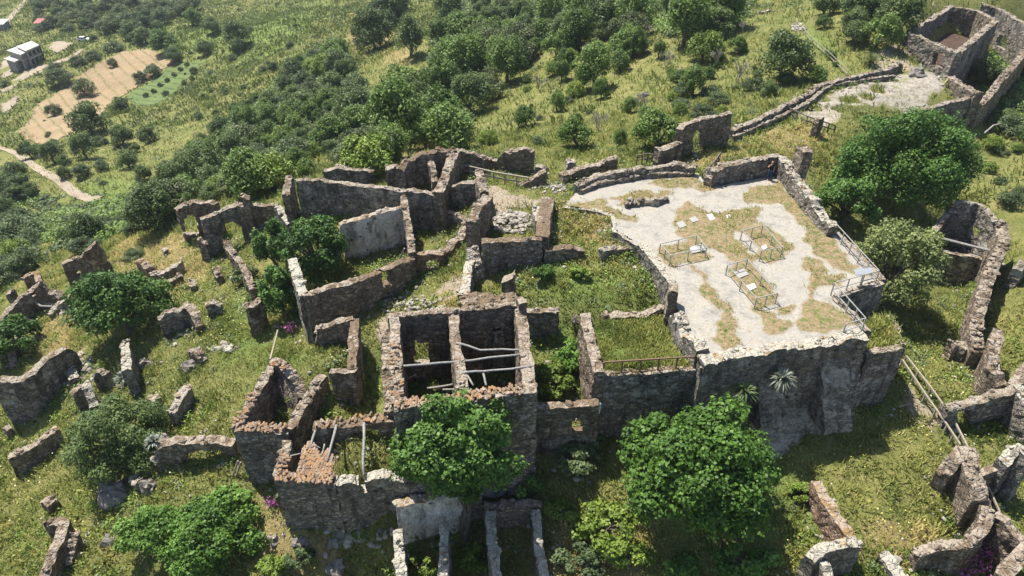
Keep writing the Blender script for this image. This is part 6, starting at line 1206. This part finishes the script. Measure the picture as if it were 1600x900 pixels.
def thicket(seed, polys_px, n_, kind, size, m_=70):
    rs = np.random.RandomState(seed); X_ = []; Y_ = []
    for pp in polys_px:
        w = [G(*q)[:2] for q in pp]; xs = [q[0] for q in w]; ys = [q[1] for q in w]; x = rs.uniform(min(xs), max(xs), n_); y = rs.uniform(min(ys), max(ys), n_); k = inpoly(x, y, w) & offroad(x, y) & (fbm(x*.09+seed, y*.09, 3)+.2*rs.rand(n_) > .50); X_.append(x[k]); Y_.append(y[k])
    x = np.concatenate(X_); y = np.concatenate(Y_); r = rs.uniform(size[0], size[1], len(x)); v = rs.normal(size=(len(x), m_, 3)); v[..., 2] = np.abs(v[..., 2]); v /= np.linalg.norm(v, axis=2, keepdims=True)
    q = (np.stack([x, y, Tz(x, y)], -1)[:, None]+v*r[:, None, None]*np.array([1, 1, 1.0])*rs.uniform(.7, 1.08, (len(x), m_, 1))).reshape(-1, 3); nr = v.reshape(-1, 3)*.7+rs.normal(size=q.shape)*.4+np.array([0, 0, .4]); nr /= np.linalg.norm(nr, axis=1, keepdims=True)
    me = leafmesh('scrub_thicket', L[kind], leaf_quads(q, nr, rs.uniform(.25, .5, len(q)), rs, .7), np.clip(np.repeat(rs.rand(len(x)), m_)*.6+.2+rs.normal(size=len(q))*.1, 0, 1)); o = bpy.data.objects.new('scrub_thicket', me); COL.objects.link(o); tag(o, kind='stuff')
TH = [[(225,345),(262,262),(330,205),(420,150),(450,100),(520,60),(548,95),(570,130),(600,185),(615,240),(560,245),(500,230),(455,245),(420,270),(380,290),(300,300)], [(690,0),(1010,0),(1000,45),(920,60),(850,55),(838,78),(790,75),(755,95),(700,118),(672,95)], [(600,140),(650,120),(700,140),(735,190),(700,215),(650,225),(610,200)]]
thicket(1, TH, 2600, 'oak', (.7, 1.6)); thicket(2, TH, 1500, 'oak2', (.6, 1.4)); thicket(3, TH, 900, 'bush', (.6, 1.3))
TL = [[(0,330),(60,300),(110,320),(120,380),(60,420),(0,460)], [(110,330),(240,300),(275,305),(260,350),(130,388)], [(1000,0),(1180,0),(1150,45),(1040,60)], [(1535,90),(1600,70),(1600,185),(1540,195)]]
thicket(4, TL, 700, 'oak2', (.5, 1.2)); thicket(5, TL, 500, 'bush', (.5, 1.1)); thicket(6, TL, 300, 'light', (.4, .9))
def wall_weeds(seed, n_, kind):
    rg_ = random.Random(seed); rs = np.random.RandomState(seed); c = []
    for _ in range(n_):
        x, y, ax, ay = rg_.choice(FOOT); d = abs(rg_.gauss(0, .25)); x += ax*d; y += ay*d
        if inpoly([x], [y], deckp)[0] or inpoly([x], [y], PLATFORM)[0] or float(fbm(x*.3, y*.3, 2)) < .42: continue
        c.append((x, y, float(Tz(x, y))))
    c = np.array(c); m_ = 30; r = rs.uniform(.15, .5, len(c)); v = rs.normal(size=(len(c), m_, 3)); v[..., 2] = np.abs(v[..., 2]); v /= np.linalg.norm(v, axis=2, keepdims=True)
    q = (c[:, None]+v*r[:, None, None]*rs.uniform(.5, 1.1, (len(c), m_, 1))).reshape(-1, 3); nr = v.reshape(-1, 3)*.6+rs.normal(size=q.shape)*.5+np.array([0, 0, .5]); nr /= np.linalg.norm(nr, axis=1, keepdims=True)
    me = leafmesh('wall_weeds', L[kind], leaf_quads(q, nr, rs.uniform(.1, .22, len(q)), rs, .5), np.clip(np.repeat(rs.rand(len(c)), m_)*.7+.2*rs.rand(len(q)), 0, 1)); o = bpy.data.objects.new('wall_weeds', me); COL.objects.link(o); tag(o, kind='stuff')
wall_weeds(31, 2600, 'light'); wall_weeds(32, 1800, 'bush')
# air between the hill and the valley
hz = MB(); zl_ = float(GZ.min())-2; hz.prism([(GX[0]-5, GY[0]-5), (GX[-1]+5, GY[0]-5), (GX[-1]+5, GY[-1]+5), (GX[0]-5, GY[-1]+5)], zl_, max(float(GZ.max())+12, 33.0))
hm_ = bpy.data.materials.new('haze_air'); hm_.use_nodes = True; hm_.node_tree.nodes.clear(); ho = hm_.node_tree.nodes.new('ShaderNodeOutputMaterial'); pv = hm_.node_tree.nodes.new('ShaderNodeVolumePrincipled')
pv.inputs['Color'].default_value = (.80, .88, 1.0, 1); pv.inputs['Density'].default_value = .00016; pv.inputs['Anisotropy'].default_value = .2; hm_.node_tree.links.new(pv.outputs[0], ho.inputs['Volume'])
hz.build('haze', hm_, None, kind='stuff')
print('trees', NT[0], 'objects', len(scene.objects))
